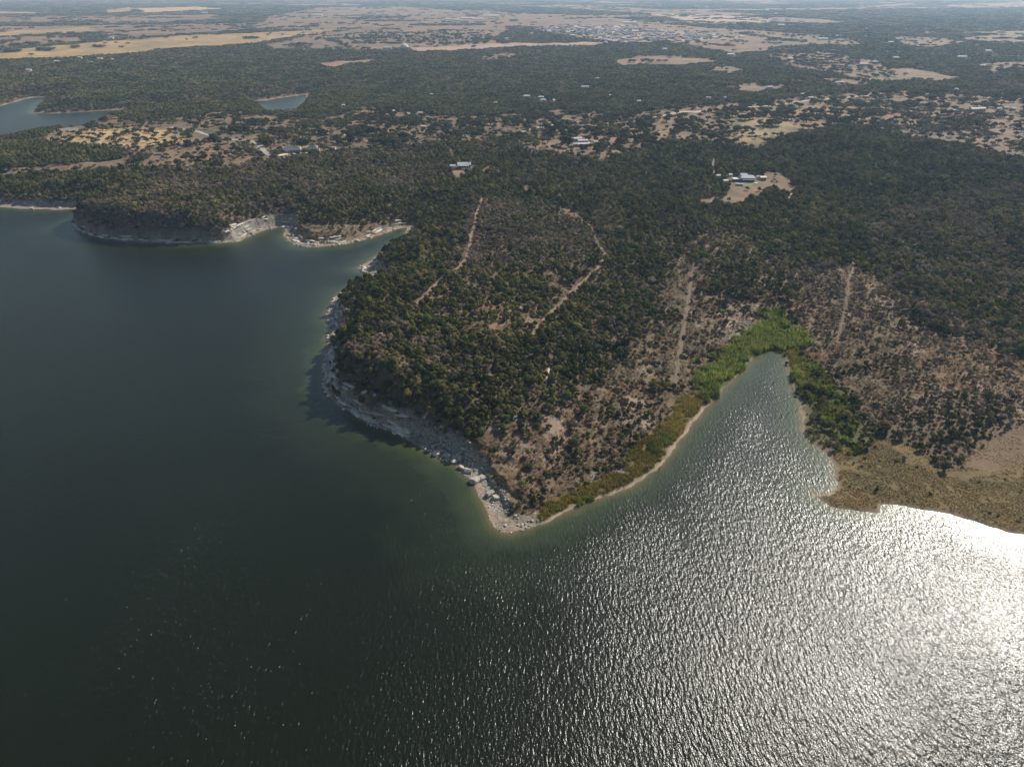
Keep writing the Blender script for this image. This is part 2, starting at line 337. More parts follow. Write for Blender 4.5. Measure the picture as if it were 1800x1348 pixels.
# tracks, roads (photograph pixels), width in metres
TRACKS = [
 ('dirt_track', [(848, 348), (841, 368), (836, 390), (831, 408), (826, 428), (821, 446), (815, 462), (800, 474), (778, 488), (766, 503), (752, 517), (730, 534)], 3.0, 'red_dirt', 'red dirt track along the left side of the wooded headland'),
 ('dirt_track', [(1064, 450), (1056, 466), (1044, 478), (1030, 491), (1014, 507), (998, 521), (985, 535), (967, 553), (950, 570), (932, 592)], 2.8, 'red_dirt', 'dirt track along the right side of the wooded headland'),
 ('dirt_track', [(862, 292), (880, 306), (902, 318), (922, 334), (948, 347), (975, 362), (1002, 374), (1022, 386), (1040, 400), (1046, 420), (1058, 440), (1064, 450)], 3.4, 'red_dirt', 'track descending from the white roofed house past small clearings'),
 ('chalk_path', [(967, 643), (964, 658), (961, 672), (959, 690)], 1.3, 'chalk', 'short white chalk path in the dark wood'),
 ('dirt_track', [(1500, 455), (1500, 470), (1492, 492), (1490, 515), (1485, 545), (1478, 575), (1470, 604)], 1.7, 'faint_dirt', 'straight brown track through the scrub right of the cove'),
 ('dirt_track', [(1222, 462), (1214, 500), (1208, 540), (1200, 585), (1192, 635), (1186, 680)], 2.6, 'faint_dirt', 'wide faint track through scrub left of the cove'),
 ('dirt_track', [(1255, 278), (1254, 292), (1254, 306)], 3.6, 'brown_dirt', 'pale clearing strip in the wood left of the lakeside house'),
 ('dirt_track', [(-40, 312), (60, 299), (130, 291), (220, 280), (275, 270), (320, 258)], 7, 'brown_dirt', 'wide tan track across the parkland below the oak grove'),
 ('paved_road', [(300, 224), (330, 229), (352, 233), (370, 239), (392, 244), (415, 247), (438, 248), (452, 253), (461, 262), (470, 271), (484, 277)], 9, 'asphalt', 'pale grey road curving through the parkland'),
 ('dirt_track', [(115, 232), (145, 229), (165, 226)], 8, 'brown_dirt', 'short sandy track leading from the bare sand patch'),
 ('country_road', [(905, 234), (935, 228), (962, 222), (1000, 216), (1025, 215)], 9, 'pale_road', 'pale country road through the oaks'),
 ('country_road', [(1130, 208), (1170, 203), (1220, 198), (1280, 192), (1330, 188), (1380, 183), (1450, 175), (1530, 168)], 9, 'pale_road', 'long pale country road below the far woods'),
 ('country_road', [(0, 131), (50, 126), (90, 121), (150, 112), (190, 107), (235, 99)], 14, 'pale_road', 'pale road under the long golden field'),
 ('country_road', [(580, 25), (700, 24.7), (800, 24.2), (905, 22.8)], 22, 'pale_road', 'thin pale highway across the far plain'),
 ('country_road', [(87, 15), (90, 20), (92, 28)], 20, 'pale_road', 'pale lane between the far left fields'),
 ('dirt_track', [(1385, 352), (1390, 344), (1393, 338)], 3.5, 'chalk', 'white scar of path in woods right of the clearing'),
 ('dirt_track', [(1352, 303), (1338, 308), (1326, 316)], 3.2, 'brown_dirt', 'driveway rising from the lakeside house'),
]
TRK = []
for nm, pts, wd, mt, lb in TRACKS:
    a = np.array(pts, float)
    x, y, z = drop(a[:, 0], a[:, 1])
    TRK.append((nm, np.stack([x, y], 1), wd, mt, lb))

def track_dist(x, y):
    best = np.full(x.shape, 1e9)
    for nm, p, wd, mt, lb in TRK:
        m = (x > p[:, 0].min() - 20) & (x < p[:, 0].max() + 20) & (y > p[:, 1].min() - 20) & (y < p[:, 1].max() + 20)
        if not m.any():
            continue
        xs, ys = x[m], y[m]; b = np.full(xs.shape, 1e9)
        for i in range(len(p) - 1):
            ex, ey = p[i + 1] - p[i]
            t = np.clip(((xs - p[i, 0]) * ex + (ys - p[i, 1]) * ey) / (ex * ex + ey * ey), 0, 1)
            b = np.minimum(b, np.hypot(xs - p[i, 0] - t * ex, ys - p[i, 1] - t * ey) - wd / 2)
        best[m] = np.minimum(best[m], b)
    return best

# ------------------------------------------------------------------ materials
def new_mat(name):
    m = bpy.data.materials.new(name); m.use_nodes = True
    nt = m.node_tree
    for n in list(nt.nodes):
        nt.nodes.remove(n)
    out = nt.nodes.new('ShaderNodeOutputMaterial')
    return m, nt, out

def N(nt, typ, **kw):
    n = nt.nodes.new(typ)
    for k, v in kw.items():
        if k in ('inputs',):
            for a, b in v.items():
                n.inputs[a].default_value = b
        else:
            setattr(n, k, v)
    return n

def math_node(nt, op, a, b=None, c=None, clamp=False):
    n = nt.nodes.new('ShaderNodeMath'); n.operation = op; n.use_clamp = clamp
    for i, v in enumerate((a, b, c)):
        if v is None:
            continue
        if isinstance(v, (int, float)):
            n.inputs[i].default_value = v
        else:
            nt.links.new(v, n.inputs[i])
    return n.outputs[0]

def mixc(nt, fac, a, b, mode='MIX'):
    n = nt.nodes.new('ShaderNodeMix'); n.data_type = 'RGBA'; n.blend_type = mode
    for i, v in ((0, fac), (6, a), (7, b)):
        if isinstance(v, (int, float)):
            n.inputs[i].default_value = v
        elif isinstance(v, tuple):
            n.inputs[i].default_value = v if len(v) == 4 else v + (1,)
        else:
            nt.links.new(v, n.inputs[i])
    return n.outputs[2]

def ramp(nt, fac, stops):
    n = nt.nodes.new('ShaderNodeValToRGB')
    e = n.color_ramp.elements
    while len(e) < len(stops):
        e.new(.5)
    for q, (p, c) in zip(e, stops):
        q.position = p; q.color = c if len(c) == 4 else tuple(c) + (1,)
    nt.links.new(fac, n.inputs[0])
    return n.outputs[0]

def noise(nt, vec, scale, detail=3.0, rough=.55, dist=0.0):
    n = nt.nodes.new('ShaderNodeTexNoise')
    n.inputs['Scale'].default_value = scale; n.inputs['Detail'].default_value = detail
    n.inputs['Roughness'].default_value = rough; n.inputs['Distortion'].default_value = dist
    if vec is not None:
        nt.links.new(vec, n.inputs['Vector'])
    return n.outputs[0]

def mapping(nt, vec, scale=(1, 1, 1), rotz=0.0):
    n = nt.nodes.new('ShaderNodeMapping')
    n.inputs['Scale'].default_value = scale; n.inputs['Rotation'].default_value = (0, 0, rotz)
    nt.links.new(vec, n.inputs['Vector'])
    return n.outputs[0]

def leaf_mat(name, stops, trans=.25, rough=.75):
    """foliage: every plant takes its own shade from its own random number"""
    m, nt, out = new_mat(name)
    oi = N(nt, 'ShaderNodeObjectInfo')
    col = ramp(nt, oi.outputs['Random'], stops)
    geo = N(nt, 'ShaderNodeNewGeometry')
    k = math_node(nt, 'MULTIPLY_ADD', geo.outputs['Random Per Island'], .7, .65)
    k = math_node(nt, 'MULTIPLY', k, math_node(nt, 'MULTIPLY_ADD', noise(nt, oi.outputs['Location'], .021, 3.0, .6), 2.0, .02))
    col = mixc(nt, 1.0, col, k, 'MULTIPLY')
    d = N(nt, 'ShaderNodeBsdfDiffuse'); t = N(nt, 'ShaderNodeBsdfTranslucent')
    nt.links.new(col, d.inputs[0]); nt.links.new(col, t.inputs[0])
    mx = N(nt, 'ShaderNodeMixShader'); mx.inputs[0].default_value = trans
    nt.links.new(d.outputs[0], mx.inputs[1]); nt.links.new(t.outputs[0], mx.inputs[2])
    nt.links.new(mx.outputs[0], out.inputs[0])
    return m

def plain_mat(name, col, rough=.8, var=.25, scale=.8, metal=0.0):
    m, nt, out = new_mat(name)
    p = N(nt, 'ShaderNodeBsdfPrincipled')
    tc = N(nt, 'ShaderNodeTexCoord')
    n = noise(nt, tc.outputs['Object'], scale, 4)
    k = math_node(nt, 'MULTIPLY_ADD', n, var * 2, 1 - var)
    c = mixc(nt, 1.0, tuple(col) + (1,), k, 'MULTIPLY')
    nt.links.new(c, p.inputs['Base Color'])
    p.inputs['Roughness'].default_value = rough; p.inputs['Metallic'].default_value = metal
    nt.links.new(p.outputs[0], out.inputs[0])
    return m

MAT = {}
MAT['juniper'] = leaf_mat('juniper_foliage', [(0, (.048, .056, .019)), (.4, (.088, .094, .031)), (.75, (.135, .132, .045)), (1, (.24, .198, .070))])
MAT['bare'] = leaf_mat('bare_twigs', [(0, (.14, .108, .072)), (.4, (.21, .165, .115)), (.8, (.27, .22, .16)), (1, (.29, .205, .11))], .15)
MAT['oak'] = leaf_mat('oak_foliage', [(0, (.050, .054, .022)), (.5, (.082, .084, .034)), (.85, (.12, .114, .048)), (1, (.17, .122, .060))])
MAT['broadleaf'] = leaf_mat('yellowing_foliage', [(0, (.10, .125, .036)), (.5, (.155, .165, .05)), (1, (.22, .175, .056))], .35)
MAT['bush'] = leaf_mat('bush_foliage', [(0, (.060, .064, .026)), (.4, (.105, .095, .042)), (.7, (.16, .125, .068)), (1, (.21, .148, .09))])
MAT['reed'] = leaf_mat('reed_blades', [(0, (.085, .13, .022)), (.5, (.17, .215, .042)), (1, (.28, .26, .07))], .4)
MAT['sedge'] = leaf_mat('sedge_blades', [(0, (.19, .18, .035)), (.5, (.27, .22, .055)), (1, (.32, .21, .075))], .35)
MAT['dry'] = leaf_mat('dry_grass_blades', [(0, (.14, .095, .05)), (.5, (.20, .142, .08)), (1, (.27, .20, .12))], .3)
MAT['shore_grass'] = leaf_mat('shore_grass_blades', [(0, (.16, .125, .05)), (.5, (.22, .155, .065)), (1, (.27, .18, .085))], .3)
MAT['bark'] = plain_mat('bark', (.085, .068, .055), .9)
MAT['deadwood'] = plain_mat('dead_wood', (.07, .06, .05), .85)
MAT['white_metal'] = plain_mat('white_metal_roof', (.55, .55, .54), .9, .06, .3)
MAT['grey_metal'] = plain_mat('pale_grey_metal_roof', (.42, .43, .45), .8, .08, .3)
MAT['shingle'] = plain_mat('grey_shingle_roof', (.16, .15, .165), .85, .2, 1.5)
MAT['tan_wall'] = plain_mat('tan_stone_wall', (.50, .40, .27), .85, .15)
MAT['cream_wall'] = plain_mat('cream_wall', (.68, .60, .48), .8, .1)
MAT['white_wall'] = plain_mat('white_wall', (.55, .54, .51), .75, .08)
MAT['dark_wall'] = plain_mat('dark_and_shaded_wall', (.10, .095, .10), .6, .15)  # dark walls and doors; for the hilltop house, shade put into the colour
MAT['glass'] = plain_mat('window_glass', (.03, .035, .045), .12, .05)
MAT['concrete'] = plain_mat('pale_concrete', (.58, .55, .49), .85, .12)
MAT['lawn'] = plain_mat('mown_lawn', (.14, .16, .045), .9, .25, .5)
MAT['door'] = plain_mat('brown_door', (.14, .09, .06), .6, .1)
MAT['water_pool'] = plain_mat('pool_water', (.05, .16, .20), .1, .05)

def rock_mat():
    m, nt, out = new_mat('limestone')
    tc = N(nt, 'ShaderNodeTexCoord'); oi = N(nt, 'ShaderNodeObjectInfo')
    n = noise(nt, tc.outputs['Object'], .9, 5)
    c = ramp(nt, n, [(.3, (.28, .23, .17)), (.5, (.47, .42, .35)), (.75, (.60, .55, .47))])
    k = math_node(nt, 'MULTIPLY_ADD', oi.outputs['Random'], .5, .7)
    c = mixc(nt, 1.0, c, k, 'MULTIPLY')
    p = N(nt, 'ShaderNodeBsdfPrincipled', inputs={'Roughness': .9})
    b = N(nt, 'ShaderNodeBump', inputs={'Strength': .8, 'Distance': .25})
    nt.links.new(noise(nt, tc.outputs['Object'], 2.5, 5), b.inputs['Height'])
    nt.links.new(b.outputs[0], p.inputs['Normal'])
    nt.links.new(c, p.inputs['Base Color']); nt.links.new(p.outputs[0], out.inputs[0])
    return m
MAT['limestone'] = rock_mat()

def dirt_mat(name, a, b):
    m, nt, out = new_mat(name)
    geo = N(nt, 'ShaderNodeNewGeometry')
    n = noise(nt, geo.outputs['Position'], .35, 5, .65)
    c = ramp(nt, n, [(.3, a), (.7, b)])
    p = N(nt, 'ShaderNodeBsdfPrincipled', inputs={'Roughness': .95})
    nt.links.new(c, p.inputs['Base Color']); nt.links.new(p.outputs[0], out.inputs[0])
    return m
MAT['red_dirt'] = dirt_mat('red_dirt', (.17, .108, .064), (.26, .17, .102))
MAT['brown_dirt'] = dirt_mat('brown_dirt', (.15, .10, .068), (.22, .152, .105))
MAT['faint_dirt'] = dirt_mat('faint_dirt', (.115, .082, .050), (.165, .118, .074))
MAT['chalk'] = dirt_mat('chalk_dirt', (.33, .26, .19), (.5, .42, .33))
MAT['asphalt'] = dirt_mat('worn_asphalt', (.25, .23, .20), (.33, .30, .26))
MAT['pale_road'] = dirt_mat('pale_road_surface', (.36, .29, .23), (.46, .38, .31))

def ground_mat():
    m, nt, out = new_mat('ground_cover')
    at = N(nt, 'ShaderNodeAttribute', attribute_name='cover')
    rk = N(nt, 'ShaderNodeAttribute', attribute_name='rock')
    geo = N(nt, 'ShaderNodeNewGeometry'); pos = geo.outputs['Position']
    n1 = noise(nt, pos, .11, 4, .6); n2 = noise(nt, pos, .9, 4, .65); n3 = noise(nt, pos, .012, 4, .6)
    k = math_node(nt, 'MULTIPLY_ADD', n1, .9, .55)
    k = math_node(nt, 'MULTIPLY', k, math_node(nt, 'MULTIPLY_ADD', n2, .9, .55))
    k = math_node(nt, 'MULTIPLY', k, math_node(nt, 'MULTIPLY_ADD', n3, .6, .7))
    c = mixc(nt, 1.0, at.outputs['Color'], k, 'MULTIPLY')
    # limestone: pale beds and darker seams, following the height
    sep = N(nt, 'ShaderNodeSeparateXYZ'); nt.links.new(pos, sep.inputs[0])
    zz = math_node(nt, 'ADD', math_node(nt, 'MULTIPLY', sep.outputs[2], .8), math_node(nt, 'MULTIPLY', n1, 1.6))
    cmb = N(nt, 'ShaderNodeCombineXYZ'); nt.links.new(zz, cmb.inputs[2])
    st = noise(nt, cmb.outputs[0], 1.0, 4, .7)
    bl = noise(nt, pos, .45, 5, .7)
    rc = ramp(nt, st, [(.28, (.14, .115, .09)), (.42, (.26, .23, .19)), (.6, (.38, .345, .295)), (.75, (.24, .21, .17))])
    rc = mixc(nt, 1.0, rc, ramp(nt, bl, [(.3, (.45, .42, .38)), (.55, (1, 1, 1))]), 'MULTIPLY')
    vo = N(nt, 'ShaderNodeTexVoronoi', feature='DISTANCE_TO_EDGE'); vo.inputs['Scale'].default_value = .42
    nt.links.new(mapping(nt, pos, (1, 1, 1.9)), vo.inputs['Vector'])
    rc = mixc(nt, 1.0, rc, ramp(nt, vo.outputs['Distance'], [(.0, (.30, .28, .26)), (.09, (1, 1, 1))]), 'MULTIPLY')
    c = mixc(nt, rk.outputs['Fac'], c, rc)
    p = N(nt, 'ShaderNodeBsdfPrincipled', inputs={'Roughness': .95})
    p.inputs['Specular IOR Level'].default_value = .2
    b = N(nt, 'ShaderNodeBump', inputs={'Strength': .7, 'Distance': .6})
    nt.links.new(n2, b.inputs['Height']); nt.links.new(b.outputs[0], p.inputs['Normal'])
    nt.links.new(c, p.inputs['Base Color']); nt.links.new(p.outputs[0], out.inputs[0])
    return m
MAT['ground'] = ground_mat()

def water_mat():
    m, nt, out = new_mat('lake_water')
    geo = N(nt, 'ShaderNodeNewGeometry'); pos = geo.outputs['Position']
    sh = N(nt, 'ShaderNodeAttribute', attribute_name='shore')
    wob = noise(nt, pos, .06, 3)
    d = math_node(nt, 'MULTIPLY', sh.outputs['Fac'], math_node(nt, 'MULTIPLY_ADD', wob, 1.2, .4))
    d = math_node(nt, 'MULTIPLY', d, 1 / 60.0, clamp=True)
    c = ramp(nt, d, [(0, (.13, .10, .05)), (.03, (.075, .072, .030)), (.10, (.034, .047, .018)), (.33, (.0135, .0185, .0050)), (1, (.0055, .0075, .0004))])
    big = noise(nt, pos, .008, 3)
    c = mixc(nt, 1.0, c, math_node(nt, 'MULTIPLY_ADD', big, .7, .65), 'MULTIPLY')
    # wind waves: crests run differently in the open lake and towards the cove
    def waves(rot):
        a = noise(nt, mapping(nt, pos, (.74, .28, .3), rot), 1.0, 1.5, .5)
        b = noise(nt, mapping(nt, pos, (1.9, .88, .8), rot + .25), 1.0, 2.0, .55)
        e = noise(nt, mapping(nt, pos, (2.8, 1.5, 2.0), rot - .3), 1.0, 1.0, .5)
        h = math_node(nt, 'MULTIPLY', a, 1.5)
        h = math_node(nt, 'MULTIPLY_ADD', b, .62, h)
        return math_node(nt, 'MULTIPLY_ADD', e, .10, h)
    wa = waves(math.radians(-14)); wb = waves(math.radians(-58))
    sep = N(nt, 'ShaderNodeSeparateXYZ'); nt.links.new(pos, sep.inputs[0])
    t = math_node(nt, 'MULTIPLY_ADD', sep.outputs[0], 1 / 220.0, .72, clamp=True)
    h = N(nt, 'ShaderNodeMix'); h.data_type = 'FLOAT'
    nt.links.new(t, h.inputs[0]); nt.links.new(wb, h.inputs[2]); nt.links.new(wa, h.inputs[3])
    gust = math_node(nt, 'MULTIPLY_ADD', noise(nt, mapping(nt, pos, (.02, .009, 1), -.5), 1.0, 3), 1.1, .40)
    calm = math_node(nt, 'MULTIPLY_ADD', d, 1.3, .32, clamp=True)
    hh = math_node(nt, 'MULTIPLY', math_node(nt, 'MULTIPLY', h.outputs[0], gust), calm)
    b = N(nt, 'ShaderNodeBump', inputs={'Strength': 1.0, 'Distance': WAVE})
    nt.links.new(hh, b.inputs['Height'])
    p = N(nt, 'ShaderNodeBsdfPrincipled', inputs={'Roughness': .26, 'IOR': 1.333})
    nt.links.new(c, p.inputs['Base Color']); nt.links.new(b.outputs[0], p.inputs['Normal'])
    nt.links.new(p.outputs[0], out.inputs[0])
    return m
WAVE = .35
MAT['water'] = water_mat()

# ------------------------------------------------------------------ mesh and object helpers
def tag(o, label=None, cat=None, group=None, kind=None):
    if label: o['label'] = label
    if cat: o['category'] = cat
    if group: o['group'] = group
    if kind: o['kind'] = kind
    return o

def mesh_from(name, V, F, mats, midx=None, smooth=False):
    me = bpy.data.meshes.new(name)
    me.from_pydata([tuple(map(float, v)) for v in V], [], [tuple(map(int, f)) for f in F])
    for m in (mats if isinstance(mats, (list, tuple)) else [mats]):
        me.materials.append(m)
    if midx is not None:
        me.polygons.foreach_set('material_index', np.asarray(midx, np.int32))
    if smooth:
        me.polygons.foreach_set('use_smooth', np.ones(len(me.polygons), bool))
    me.update()
    return me

def fast_grid(name, X, Y, Z, mat, keep=None):
    """a sheet of quads from 2-D arrays"""
    nr, nc = X.shape
    co = np.stack([X, Y, Z], -1).reshape(-1, 3).astype(np.float32)
    i = np.arange(nr * nc).reshape(nr, nc)
    q = np.stack([i[:-1, :-1], i[:-1, 1:], i[1:, 1:], i[1:, :-1]], -1).reshape(-1, 4)
    if keep is not None:
        q = q[keep.ravel()]
    me = bpy.data.meshes.new(name)
    me.vertices.add(len(co)); me.vertices.foreach_set('co', co.ravel())
    me.loops.add(q.size); me.loops.foreach_set('vertex_index', q.ravel().astype(np.int32))
    me.polygons.add(len(q))
    me.polygons.foreach_set('loop_start', np.arange(0, q.size, 4, dtype=np.int32))
    me.polygons.foreach_set('loop_total', np.full(len(q), 4, np.int32))
    me.materials.append(mat)
    me.update(calc_edges=True)
    me.polygons.foreach_set('use_smooth', np.ones(len(q), bool))
    return me

def put(name, me, parent=None, loc=None, rot=None, scale=None):
    o = bpy.data.objects.new(name, me)
    COL.objects.link(o)
    if parent is not None: o.parent = parent
    if loc is not None: o.location = loc
    if rot is not None: o.rotation_euler = rot
    if scale is not None: o.scale = scale
    return o

# ------------------------------------------------------------------ ground
rr = [60.0]
while rr[-1] < 52000:
    r = rr[-1]
    rr.append(r + (9 if r < 245 else max(1.1, r * .0016) if r < 1350 else r * .009))
rr = np.array(rr)
th = np.radians(np.concatenate([np.arange(-62, -45, 1.0), np.arange(-45, -22, .2), np.arange(-22, 1, .12), np.arange(1, 45, .2), np.arange(45, 63, 1.0)]))
RR, TH = np.meshgrid(rr, th, indexing='ij')
GX, GY = RR * np.sin(TH), RR * np.cos(TH)
gd, gp = shore_info(GX.ravel(), GY.ravel())
gz = height_from(GX.ravel(), GY.ravel(), gd, gp)
gx, gy = GX.ravel(), GY.ravel()
gi = classify(gx, gy)
ch = hash2(np.floor(gx / 900), np.floor(gy / 620), 9)
col = np.zeros((len(gx), 3))
for q in range(3):
    jj = np.clip(np.hypot(gx, gy) * .012, 4, 40) if q else 0.0
    ci_ = classify(gx + jj * (rng.random(len(gx)) - .5) * 2, gy + jj * (rng.random(len(gx)) - .5) * 2) if q else gi
    cc = np.tile(np.array(LITTER), (len(gx), 1))
    m = ci_ >= 0; cc[m] = COLR[ci_[m]]
    m = ci_ == -2; cc[m] = np.array(TAN) * (.85 + .3 * ch[m])[:, None]
    col += cc / 3
nb = fbm(gx, gy, 26, 61)
grs = np.isin(gi, [k for k, q in enumerate(REG) if q[3] in (OLIVE, BROWN, TAN, GOLD, PINK)])
tone = (fbm(gx, gy, 34, 62, 4) - .5)[:, None] * np.array([[.9, .55, .5]]) + (fbm(gx, gy, 210, 63, 3) - .5)[:, None] * np.array([[.7, .5, .35]])
col = np.where(grs[:, None], col * np.clip(1 + tone, .45, 1.7), col)
pale = sstep((nb - .62) / .1) * np.isin(gi, [k for k, q in enumerate(REG) if q[3] == BROWN])
col = col * (1 - pale[:, None] * .7) + np.array(PALE) * pale[:, None] * .7
sandy = np.array((.31, .235, .165))
hc, bw, bb, tv = gp.T
beach = np.clip(1.3 - gd / np.maximum(bb * .9, .5), 0, 1) * (gd < 30) * (bb > 1) * np.clip(.35 + 1.2 * fbm(gx, gy, 12, 69), 0, 1)
col = col * (1 - beach[:, None]) + sandy * beach[:, None]
bedc = np.array((.22, .17, .09))
col[gd < 0] = bedc
cliffy = np.clip((75 - bw) / 25, 0, 1)
rock = cliffy * np.clip((gd - bb * .3) / 2, 0, 1) * np.clip((tv + 5 + 7 * (fbm(gx, gy, 10, 66) - .5) - gd) / 4, 0, 1)
rock = np.maximum(rock, cliffy * .6 * (gd > 0) * (gd < bb) * (fbm(gx, gy, 5, 67) > .5))
# bare limestone showing through the scrub and on the right-hand slope
for (px_, py_, rad) in [(1600, 500, 7), (1608, 512, 6), (1618, 520, 7), (1630, 530, 6), (1612, 545, 5), (1760, 590, 5), (1778, 598, 5), (1710, 565, 4), (1290, 590, 14), (1310, 575, 10), (1060, 838, 9), (1085, 828, 8), (110, 229, 26), (800, 800, 7), (815, 790, 6), (903, 722, 3), (906, 735, 4), (930, 742, 5), (950, 738, 5), (972, 732, 4), (998, 712, 4), (870, 752, 5)]:
    bx_, by_, _ = drop(px_, py_)
    q = np.hypot(gx - bx_[0], (gy - by_[0]))
    k = np.clip((rad * (.5 + fbm(gx, gy, 7, 68)) - q) / 3, 0, 1)
    rock = np.maximum(rock, k * .75)
ground_me = fast_grid('ground', GX, GY, gz.reshape(GX.shape), MAT['ground'])
a = ground_me.attributes.new('cover', 'FLOAT_COLOR', 'POINT')
a.data.foreach_set('color', np.hstack([col, np.ones((len(col), 1))]).astype(np.float32).ravel())
a = ground_me.attributes.new('rock', 'FLOAT', 'POINT')
a.data.foreach_set('value', rock.astype(np.float32))
ground = tag(put('ground', ground_me), 'brown dry ground of the headlands, shores and plain', None, None, 'structure')

# ------------------------------------------------------------------ water
wr = [12.0]
while wr[-1] < 2700:
    r = wr[-1]; wr.append(r + (12 if r < 245 else 2.2 if r < 900 else 9))
wr = np.array(wr)
wt = np.radians(np.concatenate([np.arange(-85, -46, 3.0), np.arange(-46, 46, .3), np.arange(46, 86, 3.0)]))
WR, WT = np.meshgrid(wr, wt, indexing='ij')
WX, WY = WR * np.sin(WT), WR * np.cos(WT)
wd, _ = shore_info(WX.ravel(), WY.ravel())
WDg = wd.reshape(WX.shape)
mx = np.minimum(np.minimum(WDg[:-1, :-1], WDg[1:, 1:]), np.minimum(WDg[1:, :-1], WDg[:-1, 1:]))
water_me = fast_grid('lake_water', WX, WY, np.zeros_like(WX), MAT['water'], mx < 4.0)
a = water_me.attributes.new('shore', 'FLOAT', 'POINT')
a.data.foreach_set('value', np.clip(-wd, 0, 200).astype(np.float32))
tag(put('lake_water', water_me), 'dark green lake water with wind waves and sun glint', None, None, 'structure')

# ------------------------------------------------------------------ tracks and roads, draped on the ground
def strip(name, pts, width, mat, label, lift=.25, wob=.9):
    seg = np.hypot(*np.diff(pts, axis=0).T); L = np.concatenate([[0], np.cumsum(seg)])
    step = 2.0 if width < 8 else 5.0
    s = np.linspace(0, L[-1], max(4, int(L[-1] / step)))
    x = np.interp(s, L, pts[:, 0]); y = np.interp(s, L, pts[:, 1])
    for _ in range(6):
        x[1:-1] = (x[:-2] + 2 * x[1:-1] + x[2:]) / 4; y[1:-1] = (y[:-2] + 2 * y[1:-1] + y[2:]) / 4
    tx, ty = np.gradient(x), np.gradient(y); l = np.hypot(tx, ty) + 1e-9
    nx, ny = -ty / l, tx / l
    wl = width * (.5 + wob * (vnoise(s, s * 0, 7, 71) - .5)); wr_ = width * (.5 + wob * (vnoise(s, s * 0, 7, 73) - .5))
    cols = np.array([-1, -.5, 0, .5, 1.0])
    W = np.where(cols[None, :] < 0, wl[:, None], wr_[:, None]) * cols[None, :]
    X = x[:, None] + nx[:, None] * W; Y = y[:, None] + ny[:, None] * W
    Z = ground_h(X.ravel(), Y.ravel()).reshape(X.shape) + lift
    return tag(put(name, fast_grid(name, X, Y, Z, mat)), label, None, None, 'structure'), (x, y, nx, ny)
for nm, p, wd_, mt, lb in TRK:
    if wd_ >= 9:
        strip(nm, p, wd_, MAT[mt], lb, .3, .03)
    else:
        strip(nm, p, wd_, MAT[mt], lb)

# ------------------------------------------------------------------ plants
def unit(n, g):
    v = g.normal(size=(n, 3)); return v / np.linalg.norm(v, axis=1)[:, None]

ICO_V = None
def ico():
    global ICO_V, ICO_F
    if ICO_V is None:
        t = (1 + 5 ** .5) / 2
        ICO_V = np.array([(-1, t, 0), (1, t, 0), (-1, -t, 0), (1, -t, 0), (0, -1, t), (0, 1, t), (0, -1, -t), (0, 1, -t), (t, 0, -1), (t, 0, 1), (-t, 0, -1), (-t, 0, 1)], float)
        ICO_V /= np.linalg.norm(ICO_V[0])
        ICO_F = [(0, 11, 5), (0, 5, 1), (0, 1, 7), (0, 7, 10), (0, 10, 11), (1, 5, 9), (5, 11, 4), (11, 10, 2), (10, 7, 6), (7, 1, 8), (3, 9, 4), (3, 4, 2), (3, 2, 6), (3, 6, 8), (3, 8, 9), (4, 9, 5), (2, 4, 11), (6, 2, 10), (8, 6, 7), (9, 8, 1)]
    return ICO_V, ICO_F

def crown(seed, lobes, nleaf, leaf, core=.78, long=1.0):
    """foliage of a crown: leaf sprays spread over the lobes, with shaded lobe cores inside"""
    g = np.random.default_rng(seed)
    V, F = [], []
    L = np.array(lobes, float)            # x, y, z, rx, rz
    if core > 0:
        iv, iff = ico()
        for x, y, z, rx, rz in L:
            b = len(V)
            k = core * (.8 + .35 * g.random(12))
            for p, q in zip(iv, k):
                V.append((x + p[0] * rx * q, y + p[1] * rx * q, z + p[2] * rz * q))
            F += [tuple(i + b for i in f) for f in iff]
    area = L[:, 3] * (L[:, 3] + L[:, 4]); area /= area.sum()
    which = g.choice(len(L), nleaf, p=area)
    dirs = unit(nleaf, g); dirs[:, 2] = np.where(dirs[:, 2] < -.3, -dirs[:, 2], dirs[:, 2])
    rad = .78 + .34 * g.random(nleaf)
    P = L[which, :3] + dirs * np.stack([L[which, 3], L[which, 3], L[which, 4]], 1) * rad[:, None]
    nrm = dirs + .42 * unit(nleaf, g)
    nrm /= np.linalg.norm(nrm, axis=1)[:, None]
    tmp = unit(nleaf, g)
    u = np.cross(nrm, tmp); u /= np.linalg.norm(u, axis=1)[:, None] + 1e-9
    v = np.cross(nrm, u)
    s = leaf * (.6 + .8 * g.random(nleaf))
    for i in range(nleaf):
        b = len(V); a, c = u[i] * s[i] * long, v[i] * s[i] / long
        V += [P[i] - a * .9, P[i] + c * .8 - a * .1, P[i] + a, P[i] - c * .9 + a * .15]
        F.append((b, b + 1, b + 2, b + 3))
    return V, F

def tube(path, radii, sides=5):
    path = np.array(path, float); V, F = [], []
    for k, (p, r) in enumerate(zip(path, radii)):
        t = path[min(k + 1, len(path) - 1)] - path[max(k - 1, 0)]
        t = t / (np.linalg.norm(t) + 1e-9)
        a = np.cross(t, (0.3, .9, .1)); a /= np.linalg.norm(a) + 1e-9
        c = np.cross(t, a)
        for j in range(sides):
            q = 2 * math.pi * j / sides
            V.append(p + r * (a * math.cos(q) + c * math.sin(q)))
    for k in range(len(path) - 1):
        for j in range(sides):
            F.append((k * sides + j, k * sides + (j + 1) % sides, (k + 1) * sides + (j + 1) % sides, (k + 1) * sides + j))
    return V, F

def merge(parts):
    V, F, M = [], [], []
    for (v, f), m in parts:
        b = len(V); V += list(v); F += [tuple(i + b for i in q) for q in f]; M += [m] * len(f)
    return V, F, M

